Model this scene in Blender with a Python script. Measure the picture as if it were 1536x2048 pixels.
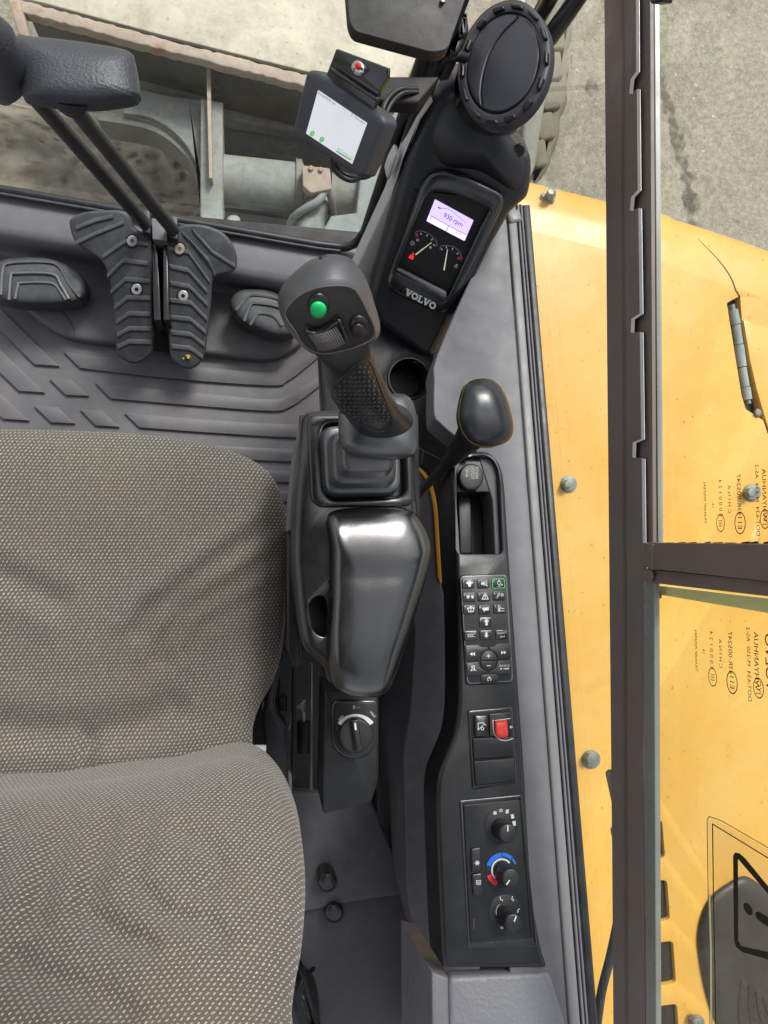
import bpy, bmesh, math, random
from mathutils import Vector, Matrix, noise
from mathutils.geometry import tessellate_polygon

random.seed(7)
SC = bpy.context.scene
for o in list(bpy.data.objects):
    bpy.data.objects.remove(o)
COL = SC.collection

# ------------------------------------------------------------------ camera
FOC, CX, CY = 1478.0, 768.0, 1024.0          # focal length and centre, in photograph pixels (1536 x 2048)
NADX, NADY = 520.0, 1088.0                   # where the plumb line under the camera meets the picture
CAM = Vector((0.0, 0.0, 1.5))                # 1.5 m above the cab floor
_v = Vector(((NADX - CX) / FOC, -(NADY - CY) / FOC, -1.0)).normalized()
ROT = _v.rotation_difference(Vector((0, 0, -1))).to_matrix()
cd = bpy.data.cameras.new('camera')
cd.sensor_fit = 'VERTICAL'
cd.sensor_height = 32.0
cd.lens = 32.0 * FOC / 2048.0
cd.clip_start = 0.02
cd.clip_end = 500.0
cam = bpy.data.objects.new('camera', cd)
COL.objects.link(cam)
cam.matrix_world = Matrix.Translation(CAM) @ ROT.to_4x4()
SC.camera = cam
SC.render.resolution_x, SC.render.resolution_y = 768, 1024

# ------------------------------------------------------------------ light
SUN_EL, SUN_AZ = math.radians(52), math.radians(28)      # azimuth clockwise from straight ahead (+Y)
W = bpy.data.worlds.new('World')
SC.world = W
W.use_nodes = True
nt = W.node_tree
bg = nt.nodes['Background']
sky = nt.nodes.new('ShaderNodeTexSky')
sky.sky_type = 'NISHITA'
sky.sun_disc = False
sky.sun_elevation = SUN_EL
sky.sun_rotation = SUN_AZ
sky.dust_density = 3.0
hs = nt.nodes.new('ShaderNodeHueSaturation')
hs.inputs['Saturation'].default_value = 0.22             # a bright, thinly overcast sky
nt.links.new(sky.outputs[0], hs.inputs['Color'])
nt.links.new(hs.outputs[0], bg.inputs[0])
bg.inputs[1].default_value = 0.13
sl = bpy.data.lights.new('sun', 'SUN')
sl.energy = 1.8
sl.angle = math.radians(15)
sl.color = (1.0, 0.96, 0.9)
so = bpy.data.objects.new('sun', sl)
COL.objects.link(so)
_d = Vector((math.sin(SUN_AZ) * math.cos(SUN_EL), math.cos(SUN_AZ) * math.cos(SUN_EL), math.sin(SUN_EL)))
so.rotation_euler = _d.to_track_quat('Z', 'Y').to_euler()
SC.view_settings.view_transform = 'Standard'
SC.view_settings.look = 'None'
SC.view_settings.gamma = 1.0
SC.view_settings.exposure = 0.85

# ------------------------------------------------------------------ pixel -> place helpers
def ray(px, py):
    return ROT @ Vector(((px - CX) / FOC, -(py - CY) / FOC, -1.0))

class Pl:
    """a plane: point + normal turned towards the camera"""
    def __init__(self, p, n):
        self.p = Vector(p)
        self.n = Vector(n).normalized()
        if (CAM - self.p).dot(self.n) < 0:
            self.n = -self.n
    def hit(self, px, py):
        r = ray(px, py)
        return CAM + r * ((self.p - CAM).dot(self.n) / r.dot(self.n))
    def off(self, d):
        q = Pl(self.p + self.n * d, self.n)
        q.n = self.n.copy()
        return q

def PZ(z):
    return Pl((0, 0, z), (0, 0, 1))

def P3(a, b, c):
    A, B, C = (PZ(q[2]).hit(q[0], q[1]) for q in (a, b, c))
    return Pl(A, (B - A).cross(C - A))

def SS(S):
    return S if isinstance(S, Pl) else PZ(S)

def at(px, py, S, dz=0.0):
    S = SS(S)
    return S.hit(px, py) + S.n * dz

def rpoly(pts, r, n=5):
    """round every corner of a pixel polygon; r one number or one per corner"""
    out = []
    m = len(pts)
    for i in range(m):
        rr = r[i] if isinstance(r, (list, tuple)) else r
        p = Vector(pts[i]).to_2d()
        a = Vector(pts[i - 1]).to_2d() - p
        b = Vector(pts[(i + 1) % m]).to_2d() - p
        la, lb = a.length, b.length
        if rr <= 0 or la < 1e-6 or lb < 1e-6:
            out.append((p.x, p.y)); continue
        a /= la; b /= lb
        t = min(rr, la * .48, lb * .48)
        p0, p1 = p + a * t, p + b * t
        for k in range(n + 1):
            s = k / n
            q = p0 * (1 - s) ** 2 + p * 2 * s * (1 - s) + p1 * s * s
            out.append((q.x, q.y))
    return out

def crv(pts, n=6, closed=True):
    """Catmull-Rom through pixel points (2D or 3D)"""
    out = []
    m = len(pts)
    V = [Vector(p) for p in pts]
    rng = range(m) if closed else range(m - 1)
    for i in rng:
        if closed:
            p0, p1, p2, p3 = V[i - 1], V[i], V[(i + 1) % m], V[(i + 2) % m]
        else:
            p1, p2 = V[i], V[i + 1]
            p0 = V[i - 1] if i > 0 else p1 * 2 - p2
            p3 = V[i + 2] if i + 2 < m else p2 * 2 - p1
        for k in range(n):
            t = k / n
            q = 0.5 * ((p1 * 2) + (p2 - p0) * t + (p0 * 2 - p1 * 5 + p2 * 4 - p3) * t * t + (p1 * 3 - p0 - p2 * 3 + p3) * t ** 3)
            out.append(tuple(q))
    if not closed:
        out.append(tuple(V[-1]))
    return out

def circ(px, py, rx, ry=None, rot=0, n=36, a0=0, a1=360):
    ry = rx if ry is None else ry
    c, s = math.cos(math.radians(rot)), math.sin(math.radians(rot))
    out = []
    full = abs(a1 - a0 - 360) < 1e-6
    for k in range(n if full else n + 1):
        a = math.radians(a0 + (a1 - a0) * k / n)
        x, y = rx * math.cos(a), ry * math.sin(a)
        out.append((px + x * c - y * s, py + x * s + y * c))
    return out

def quad_at(px, py, w, h, ang=0):
    c, s = math.cos(math.radians(ang)), math.sin(math.radians(ang))
    return [(px + x * c - y * s, py + x * s + y * c) for x, y in ((-w/2, -h/2), (w/2, -h/2), (w/2, h/2), (-w/2, h/2))]

# ------------------------------------------------------------------ objects
def rootloc(o):
    while o is not None and o.parent is not None:
        o = o.parent
    return o.location if o is not None else Vector((0, 0, 0))

def tag(o, label=None, cat=None, group=None, kind=None):
    if label: o['label'] = label
    if cat: o['category'] = cat
    if group: o['group'] = group
    if kind: o['kind'] = kind
    return o

def thing(name, loc, label, cat, group=None, kind=None):
    o = bpy.data.objects.new(name, None)
    o.empty_display_size = 0.03
    COL.objects.link(o)
    o.location = loc
    return tag(o, label, cat, group, kind)

def mk(name, verts, faces, mat, parent=None, smooth=35, uv=None, cols=None):
    L = rootloc(parent)
    me = bpy.data.meshes.new(name)
    me.from_pydata([tuple(Vector(v) - L) for v in verts], [], faces)
    bm = bmesh.new(); bm.from_mesh(me)
    if uv is None:
        bmesh.ops.recalc_face_normals(bm, faces=bm.faces)
    bm.to_mesh(me); bm.free()
    if smooth:
        me.shade_smooth()
        if smooth < 180:
            me.set_sharp_from_angle(angle=math.radians(smooth))
    if uv is not None:
        ul = me.uv_layers.new(name='UVMap')
        for lp in me.loops:
            ul.data[lp.index].uv = uv[lp.vertex_index]
    if mat is not None:
        me.materials.append(mat)
    o = bpy.data.objects.new(name, me)
    COL.objects.link(o)
    if parent is not None:
        o.parent = parent
    return o

def _frame(n):
    u = n.orthogonal().normalized()
    return u, n.cross(u)

def _inset(P, c):
    """miter inset of a CCW 2D polygon by c (negative grows it)"""
    m = len(P)
    out = []
    for i in range(m):
        a, p, b = P[i - 1], P[i], P[(i + 1) % m]
        e1, e2 = (p - a), (b - p)
        if e1.length < 1e-9: e1 = e2
        if e2.length < 1e-9: e2 = e1
        if e1.length < 1e-9:
            out.append(p.copy()); continue
        e1 = e1.normalized(); e2 = e2.normalized()
        n1, n2 = Vector((-e1.y, e1.x)), Vector((-e2.y, e2.x))
        s = n1 + n2
        den = max(0.35, 1 + n1.dot(n2))
        out.append(p + s * (c / den))
    return out

def _area(P):
    return 0.5 * sum(P[i - 1].x * P[i].y - P[i].x * P[i - 1].y for i in range(len(P)))

def plate(name, outline, S, mat, parent=None, thick=0.01, ch=0.0015, holes=(), smooth=35, hch=0.0, taper=0.0, seg=3):
    """a slab whose top face is a pixel outline laid on plane S"""
    S = SS(S)
    n = S.n
    u, v = _frame(n)
    def to2(pts):
        P = [S.hit(x, y) for x, y in pts]
        Q = [Vector(((p - S.p).dot(u), (p - S.p).dot(v))) for p in P]
        R = [Q[0]]
        for q in Q[1:]:
            if (q - R[-1]).length > 1e-6: R.append(q)
        if (R[0] - R[-1]).length < 1e-6: R.pop()
        return R
    def to3(q, h):
        return S.p + u * q.x + v * q.y + n * h
    O = to2(outline)
    if _area(O) < 0: O.reverse()
    H = []
    for h in holes:
        Q = to2(h)
        if _area(Q) < 0: Q.reverse()
        H.append(Q)
    verts, faces = [], []
    def ring(Q, h):
        i0 = len(verts)
        verts.extend(to3(q, h) for q in Q)
        return list(range(i0, i0 + len(Q)))
    def band(A, B, flip=False):
        m = len(A)
        for i in range(m):
            j = (i + 1) % m
            f = (A[i], B[i], B[j], A[j])
            faces.append(f[::-1] if flip else f)
    ch = min(ch, thick * .9)
    prof = []
    if ch > 0:
        for k in range(seg + 1):
            a = math.pi / 2 * k / seg
            prof.append((ch * (1 - math.sin(a)), -ch * (1 - math.cos(a))))
    else:
        prof.append((0, 0))
    rings = [ring(_inset(O, c) if c > 1e-9 else O, h) for c, h in prof]
    top = rings[0]
    rings.append(ring(_inset(O, -taper) if taper else O, -thick))
    for a, b in zip(rings, rings[1:]):
        band(a, b)
    hr = []
    for Q in H:
        hp = [(-hch, 0), (-hch * .3, -hch * .3), (0, -hch)] if hch > 0 else [(0, 0)]
        rr = [ring(_inset(Q, c) if c else Q, h) for c, h in hp]
        rr.append(ring(Q, -thick))
        for a, b in zip(rr, rr[1:]):
            band(a, b, True)
        hr.append(rr[0])
    if hr:
        loops = [[verts[i] for i in top]] + [[verts[i] for i in h] for h in hr]
        loops2 = [[Vector(((p - S.p).dot(u), (p - S.p).dot(v), 0)) for p in L] for L in loops]
        idx = top + [i for h in hr for i in h]
        for t in tessellate_polygon(loops2):
            faces.append(tuple(idx[k] for k in t))
    else:
        faces.append(tuple(top))
        faces.append(tuple(reversed(rings[-1])))
    return mk(name, verts, faces, mat, parent, smooth)

def dome(name, outline, S, h, mat, parent=None, p=4.0, q=0.5, rings=14, skirt=0.0, zf=None, uvf=None, smooth=180, centre=None, base=None):
    """a pillow: pixel outline on plane S, rising by h towards the middle (zf adds px-dependent height)"""
    S = SS(S)
    cx = sum(a for a, b in outline) / len(outline)
    cy = sum(b for a, b in outline) / len(outline)
    if centre: cx, cy = centre
    verts, faces, uv = [], [], []
    m = len(outline)
    def height(s, x, y):
        z = h * max(0.0, 1 - s ** p) ** q
        if zf: z += zf(x, y, s)
        return z
    scal = [math.cos(math.pi / 2 * k / rings) if False else 1 - (k / rings) ** 1.6 for k in range(rings)]
    if skirt > 0:
        for (x, y) in outline:
            P = at(x, y, S, height(1, x, y)) - Vector((0, 0, skirt))
            verts.append(P); uv.append(uvf(P, x, y) if uvf else (0, 0))
    for s in scal:
        for (x, y) in outline:
            xx, yy = cx + (x - cx) * s, cy + (y - cy) * s
            P = at(xx, yy, S.off(height(s, xx, yy)))
            verts.append(P); uv.append(uvf(P, xx, yy) if uvf else (0, 0))
    R = len(verts) // m
    for k in range(R - 1):
        for i in range(m):
            j = (i + 1) % m
            faces.append((k * m + i, k * m + j, (k + 1) * m + j, (k + 1) * m + i))
    P = at(cx, cy, S.off(height(0, cx, cy)))
    verts.append(P); uv.append(uvf(P, cx, cy) if uvf else (0, 0))
    c = len(verts) - 1
    for i in range(m):
        faces.append(((R - 1) * m + i, (R - 1) * m + (i + 1) % m, c))
    return mk(name, verts, faces, mat, parent, smooth, uv=None if uvf is None else uv)

def loft(name, rings, mat, parent=None, cap=(True, True), smooth=40, closed=True):
    verts, faces = [], []
    m = len(rings[0])
    for r in rings: verts.extend(r)
    for k in range(len(rings) - 1):
        for i in range(m if closed else m - 1):
            j = (i + 1) % m
            faces.append((k * m + i, k * m + j, (k + 1) * m + j, (k + 1) * m + i))
    if cap[0]: faces.append(tuple(range(m)))
    if cap[1]: faces.append(tuple(range((len(rings) - 1) * m, len(rings) * m)))
    return mk(name, verts, faces, mat, parent, smooth)

def tube(name, pts, rad, mat, parent=None, n=12, smooth=50, squash=1.0):
    pts = [Vector(p) for p in pts]
    if not isinstance(rad, (list, tuple)): rad = [rad] * len(pts)
    rings = []
    t0 = (pts[1] - pts[0]).normalized()
    u = t0.orthogonal().normalized()
    for i, p in enumerate(pts):
        if i == 0: t = t0
        elif i == len(pts) - 1: t = (pts[i] - pts[i - 1]).normalized()
        else: t = ((pts[i] - pts[i - 1]).normalized() + (pts[i + 1] - pts[i]).normalized()).normalized()
        u = (u - t * u.dot(t)).normalized()
        w = t.cross(u)
        rings.append([p + (u * math.cos(2 * math.pi * k / n) + w * math.sin(2 * math.pi * k / n) * squash) * rad[i] for k in range(n)])
    return loft(name, rings, mat, parent, smooth=smooth)

def ptube(name, pts, rad, mat, parent=None, n=10, sub=5, **k):
    """tube through (px, py, z) points"""
    Q = crv(pts, sub, closed=False) if sub > 1 else pts
    return tube(name, [at(x, y, z) for x, y, z in Q], rad, mat, parent, n, **k)

_TX = {}
def glyphs(s):
    if s in _TX: return _TX[s]
    cu = bpy.data.curves.new('lettering', 'FONT')
    cu.body = s
    cu.align_x = 'CENTER'; cu.align_y = 'CENTER'
    cu.resolution_u = 3
    o = bpy.data.objects.new('lettering', cu)
    COL.objects.link(o)
    bpy.context.view_layer.update()
    me = o.to_mesh()
    V = [(v.co.x, v.co.y) for v in me.vertices]
    Fc = [tuple(p.vertices) for p in me.polygons]
    o.to_mesh_clear()
    bpy.data.objects.remove(o); bpy.data.curves.remove(cu)
    if V:
        y0, y1 = min(v[1] for v in V), max(v[1] for v in V)
        x0, x1 = min(v[0] for v in V), max(v[0] for v in V)
        V = [(v[0] - (x0 + x1) / 2, v[1] - (y0 + y1) / 2) for v in V]
    _TX[s] = (V, Fc)
    return _TX[s]

CAPH = 0.70
def text(s, px, py, h, ang, S, mat, parent, dz=0.0007, name='lettering', up=None, sx=1.0):
    """flat print: h cap height in pixels, ang clockwise in the picture"""
    S = SS(S).off(dz)
    V, Fc = glyphs(s)
    a = math.radians(ang)
    R = Vector((math.cos(a), math.sin(a)))
    U = Vector((math.sin(a), -math.cos(a))) if up is None else Vector(up).normalized()
    k = h / CAPH
    return mk(name, [S.hit(px + (R.x * x * sx + U.x * y) * k, py + (R.y * x * sx + U.y * y) * k) for x, y in V], Fc, mat, parent, 0)

def text_w(s, O, right, up, h, mat, parent, name='lettering', sx=1.0):
    V, Fc = glyphs(s)
    k = h / CAPH
    return mk(name, [O + right * (x * k * sx) + up * (y * k) for x, y in V], Fc, mat, parent, 0)

def stroke2(pts, w, closed=False):
    """2D polyline -> list of quads"""
    out = []
    n = len(pts)
    for i in range(n if closed else n - 1):
        a, b = Vector(pts[i]), Vector(pts[(i + 1) % n])
        d = (b - a)
        if d.length < 1e-9: continue
        d.normalize()
        m = Vector((-d.y, d.x)) * w / 2
        e = d * w * .35
        out.append([tuple(a - e + m), tuple(b + e + m), tuple(b + e - m), tuple(a - e - m)])
    return out

def mark(polys, px, py, sc, ang, S, mat, parent, dz=0.0007, name='symbol', sy=None):
    """flat printed symbol; polys in a unit box, y up"""
    S = SS(S)
    a = math.radians(ang)
    c, s = math.cos(a), math.sin(a)
    sy = sc if sy is None else sy
    verts, faces = [], []
    for i, q in enumerate(polys):
        T = S.off(dz + 0.00002 * (i % 7))
        i0 = len(verts)
        for x, y in q:
            X, Y = x * sc, -y * sy
            verts.append(T.hit(px + X * c - Y * s, py + X * s + Y * c))
        faces.append(tuple(range(i0, i0 + len(q))))
    return mk(name, verts, faces, mat, parent, 0)

def print_px(polys, S, mat, parent, dz=0.0007, name='marking'):
    S = SS(S)
    verts, faces = [], []
    for i, q in enumerate(polys):
        T = S.off(dz + 0.00003 * (i % 5))
        i0 = len(verts)
        verts.extend(T.hit(x, y) for x, y in q)
        faces.append(tuple(range(i0, i0 + len(q))))
    return mk(name, verts, faces, mat, parent, 0)

def arcband(px, py, r0, r1, a0, a1, n=24, sy=1.0, rot=0):
    A = circ(px, py, r1, r1 * sy, rot, n, a0, a1)
    B = circ(px, py, r0, r0 * sy, rot, n, a0, a1)
    k = len(A)
    return [[A[i], A[(i + 1) % k], B[(i + 1) % k], B[i]] for i in range(n)]

# ------------------------------------------------------------------ materials
def lin(c):
    return tuple((x / 255 / 12.92 if x / 255 <= 0.04045 else ((x / 255 + 0.055) / 1.055) ** 2.4) for x in c) + (1,)

class NT:
    def __init__(self, name):
        self.m = bpy.data.materials.new(name)
        self.m.use_nodes = True
        self.t = self.m.node_tree
        self.b = self.t.nodes['Principled BSDF']
        self.tc = self.t.nodes.new('ShaderNodeTexCoord')
    def n(self, typ, **kw):
        x = self.t.nodes.new('ShaderNode' + typ)
        for k, v in kw.items(): setattr(x, k, v)
        return x
    def l(self, a, b): self.t.links.new(a, b)
    def noise(self, scale, detail=4, rough=0.55, co=None, dist=0.0):
        x = self.n('TexNoise')
        x.inputs['Scale'].default_value = scale
        x.inputs['Detail'].default_value = detail
        x.inputs['Roughness'].default_value = rough
        x.inputs['Distortion'].default_value = dist
        self.l(co if co is not None else self.tc.outputs['Object'], x.inputs['Vector'])
        return x.outputs['Fac']
    def ramp(self, fac, stops):
        x = self.n('ValToRGB')
        e = x.color_ramp.elements
        while len(e) < len(stops): e.new(0.5)
        for k, (p, c) in enumerate(stops):
            e[k].position = p
            e[k].color = c if len(c) == 4 else tuple(c) + (1,)
        self.l(fac, x.inputs[0])
        return x.outputs[0]
    def mix(self, fac, a, b, mode='MIX'):
        x = self.n('Mix', data_type='RGBA', blend_type=mode)
        for s, v in ((0, fac), (6, a), (7, b)):
            if isinstance(v, (int, float)): x.inputs[s].default_value = v
            elif isinstance(v, tuple): x.inputs[s].default_value = v
            else: self.l(v, x.inputs[s])
        return x.outputs[2]
    def math(self, op, a, b=0.0, c=0.0):
        x = self.n('Math', operation=op)
        for s, v in enumerate((a, b, c)):
            if isinstance(v, (int, float)): x.inputs[s].default_value = v
            else: self.l(v, x.inputs[s])
        return x.outputs[0]
    def bump(self, h, strength, dist=0.001, prev=None):
        x = self.n('Bump')
        x.inputs['Strength'].default_value = strength
        x.inputs['Distance'].default_value = dist
        self.l(h, x.inputs['Height'])
        if prev is not None: self.l(prev, x.inputs['Normal'])
        return x.outputs[0]
    def setv(self, **k):
        for a, v in k.items():
            s = self.b.inputs[a.replace('_', ' ')]
            if hasattr(v, 'is_linked') or hasattr(v, 'links'): self.l(v, s)
            else: s.default_value = v

def M(name, rgb, rough=0.5, metal=0.0, var=0.12, vs=14.0, grain=0.25, gs=900.0, gd=0.0004, ior=1.5, dust=0.0, dcol=(120, 116, 108), coat=0.0, rvar=0.1):
    t = NT(name)
    c = lin(rgb)
    f = t.noise(vs, 5)
    lo = tuple(x * (1 - var) for x in c[:3]) + (1,)
    hi = tuple(min(1, x * (1 + var)) for x in c[:3]) + (1,)
    col = t.ramp(f, [(0.3, lo), (0.7, hi)])
    if dust > 0:
        g = t.noise(vs * 2.3 + 3, 8, 0.7)
        df = t.math('MULTIPLY', t.ramp(g, [(0.42, (0, 0, 0)), (0.75, (1, 1, 1))]), dust)
        col = t.mix(df, col, lin(dcol))
        sp = t.noise(420, 2, 0.5)
        sf = t.math('MULTIPLY', t.ramp(sp, [(0.70, (0, 0, 0)), (0.76, (1, 1, 1))]), min(1, dust * 1.5))
        col = t.mix(sf, col, lin(dcol))
    t.l(col, t.b.inputs['Base Color'])
    rf = t.noise(vs * 1.7, 6, 0.65)
    t.l(t.ramp(rf, [(0.3, (max(0.03, rough - rvar),) * 3), (0.7, (min(1, rough + rvar),) * 3)]), t.b.inputs['Roughness'])
    t.b.inputs['Metallic'].default_value = metal
    t.b.inputs['IOR'].default_value = ior
    if coat: t.b.inputs['Coat Weight'].default_value = coat
    if grain > 0:
        t.l(t.bump(t.noise(gs, 3, 0.6), grain, gd), t.b.inputs['Normal'])
    return t.m

def flat(name, rgb, rough=0.6, emit=0.0):
    t = NT(name)
    t.b.inputs['Base Color'].default_value = lin(rgb)
    t.b.inputs['Roughness'].default_value = rough
    if emit:
        t.b.inputs['Emission Color'].default_value = lin(rgb)
        t.b.inputs['Emission Strength'].default_value = emit
    return t.m

def glassmat(name, tint=(0.93, 0.97, 0.95), smear_glare=0.0):
    t = NT(name)
    out = t.t.nodes['Material Output']
    tr = t.n('BsdfTransparent'); tr.inputs[0].default_value = tint + (1,)
    gl = t.n('BsdfGlossy'); gl.inputs['Roughness'].default_value = 0.02
    lw = t.n('LayerWeight'); lw.inputs[0].default_value = 0.5
    sch = t.math('MULTIPLY_ADD', t.math('POWER', lw.outputs['Facing'], 5.0), 0.9, 0.05)
    mx = t.n('MixShader')
    t.l(sch, mx.inputs[0]); t.l(tr.outputs[0], mx.inputs[1]); t.l(gl.outputs[0], mx.inputs[2])
    last = mx.outputs[0]
    if smear_glare:
        df = t.n('BsdfDiffuse'); df.inputs[0].default_value = (0.6, 0.6, 0.57, 1)  # whitish veil: smears on the pane plus painted glare
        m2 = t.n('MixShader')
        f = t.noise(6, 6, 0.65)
        t.l(t.math('MULTIPLY', t.ramp(f, [(0.35, (0, 0, 0)), (0.8, (1, 1, 1))]), smear_glare), m2.inputs[0])
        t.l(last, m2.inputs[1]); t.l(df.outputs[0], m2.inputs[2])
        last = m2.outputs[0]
    t.l(last, out.inputs[0])
    return t.m

m_lining = M('grey_plastic', (104, 102, 108), 0.5, grain=0.5, gs=1100, var=0.06, dust=0.2, dcol=(150, 148, 145))
m_trim = M('pale_grey_plastic', (190, 188, 188), 0.5, grain=0.3, gs=1300, var=0.05, dust=0.1)
m_floor = M('floor_rubber', (100, 97, 101), 0.48, var=0.10, grain=0.4, gs=1000, dust=0.22, dcol=(140, 134, 126))
m_rear = M('dark_grey_plastic', (70, 69, 73), 0.5, var=0.07, grain=0.6, gs=700, gd=0.0006, dust=0.12, dcol=(138, 134, 130))
m_black = M('black_plastic', (19, 20, 23), 0.36, var=0.08, grain=0.4, gs=1100, dust=0.05, dcol=(110, 112, 116))
m_pod = M('black_soft_plastic', (24, 25, 29), 0.36, var=0.08, grain=0.4, gs=1100, dust=0.06, dcol=(110, 112, 116))
m_flap = M('vent_plastic', (50, 51, 59), 0.45, var=0.05, grain=0.5, gs=1000)
m_deep = M('deep_black', (9, 9, 10), 0.6, var=0.1, grain=0.2)
m_gloss = M('gloss_black', (15, 16, 18), 0.22, ior=1.7, var=0.05, grain=0.15, gs=600, dust=0.05, rvar=0.06)
m_rubber = M('black_rubber', (24, 24, 27), 0.4, var=0.1, grain=0.4, gs=800, dust=0.14, dcol=(105, 105, 106))
m_pedal = M('pedal_rubber', (52, 53, 58), 0.5, var=0.12, grain=0.4, gs=700, dust=0.30, dcol=(118, 116, 112))
m_rod = M('painted_rod', (44, 44, 46), 0.38, var=0.1, grain=0.15, dust=0.12)
m_steel = M('zinc_steel', (188, 188, 184), 0.38, metal=0.4, var=0.2, vs=60, grain=0.3, gs=400)
m_bolt = M('weathered_bolt', (122, 124, 116), 0.5, metal=0.5, var=0.3, vs=120, grain=0.5, gs=500)
m_chrome = M('chrome', (225, 225, 225), 0.12, metal=1.0, var=0.03, grain=0)
m_bar = M('brown_black_frame', (112, 100, 95), 0.5, var=0.06, grain=0.25, gs=900, dust=0.08, dcol=(130, 122, 116))
m_edge = M('bright_edge', (232, 230, 228), 0.4, metal=0.2, var=0.1, grain=0.2)  # pale edge tone; on the rail it paints the light on the edge
m_green_edge = M('glass_edge', (126, 128, 121), 0.3, var=0.1, grain=0)
m_frost = M('olive_window_seal', (250, 240, 172), 0.3, var=0.06, grain=0.1)
m_white = flat('white_print', (206, 208, 208))
m_grey = flat('grey_print', (150, 152, 152))
m_blackp = flat('black_print', (30, 24, 18))
m_red = flat('red_print', (214, 40, 52))
m_redb = M('red_button', (225, 62, 48), 0.32, var=0.05, grain=0.1)
m_blue = flat('blue_print', (20, 100, 214))
m_greenp = flat('green_print', (70, 200, 100), emit=0.25)
m_green = M('green_button', (10, 200, 110), 0.35, var=0.03, grain=0)
m_greens = flat('screen_green', (96, 180, 110), emit=0.35)
m_yline = flat('yellow_seam', (206, 170, 50))
m_orange = M('orange_trim', (222, 150, 40), 0.45, var=0.06)
m_chan = M('sill_channel', (116, 115, 117), 0.45, grain=0.3, var=0.05, dust=0.15)
m_worn = M('worn_rubber_rib', (82, 82, 86), 0.5, var=0.2, vs=40, grain=0.5, gs=500, dust=0.35)
m_gripr = M('pebbled_grip', (56, 58, 64), 0.42, var=0.08, grain=0.9, gs=330, gd=0.0012)
m_sheen = M('satin_rubber', (50, 53, 58), 0.36, var=0.08, grain=0.3, gs=700, ior=2.0, dust=0.08)
m_ridge = M('wheel_gloss', (84, 84, 84), 0.15, var=0.05, grain=0, ior=2.0)
m_lcd = flat('lavender_display', (188, 172, 240), 0.25, emit=0.75)
m_lcdink = flat('display_ink', (30, 24, 60), 0.5)
m_lcdlow = flat('display_field', (214, 204, 240), 0.25, emit=0.75)
m_screen = flat('white_screen', (210, 210, 216), 0.2, emit=0.3)
m_screenink = flat('screen_ink', (60, 62, 66), 0.5)
m_needle = flat('needle', (226, 214, 196), 0.5, emit=0.2)
m_redlit = flat('red_lit', (235, 40, 55), emit=0.5)
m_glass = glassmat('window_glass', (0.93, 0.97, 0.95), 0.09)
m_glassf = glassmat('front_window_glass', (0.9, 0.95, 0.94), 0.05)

def leather():
    t = NT('armrest_leather')
    t.b.inputs['Base Color'].default_value = lin((14, 15, 17))
    v = t.n('TexVoronoi'); v.inputs['Scale'].default_value = 420
    t.l(t.tc.outputs['Object'], v.inputs['Vector'])
    b1 = t.bump(v.outputs['Distance'], 0.06, 0.0005)
    b2 = t.bump(t.noise(40, 3), 0.06, 0.002, b1)
    t.l(b2, t.b.inputs['Normal'])
    t.l(t.ramp(t.noise(18, 5), [(0.3, (0.2,) * 3), (0.7, (0.3,) * 3)]), t.b.inputs['Roughness'])
    t.b.inputs['IOR'].default_value = 2.1
    return t.m
m_leather = leather()

def leather_grey():
    t = NT('grey_grained_plastic')
    t.b.inputs['Base Color'].default_value = lin((118, 118, 124))
    v = t.n('TexVoronoi'); v.inputs['Scale'].default_value = 230
    t.l(t.tc.outputs['Object'], v.inputs['Vector'])
    t.l(t.bump(t.math('ADD', v.outputs['Distance'], t.noise(200, 4, 0.6, dist=1.0)), 0.35, 0.0012), t.b.inputs['Normal'])
    t.b.inputs['Roughness'].default_value = 0.45
    return t.m
m_leathergrey = leather_grey()

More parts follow.
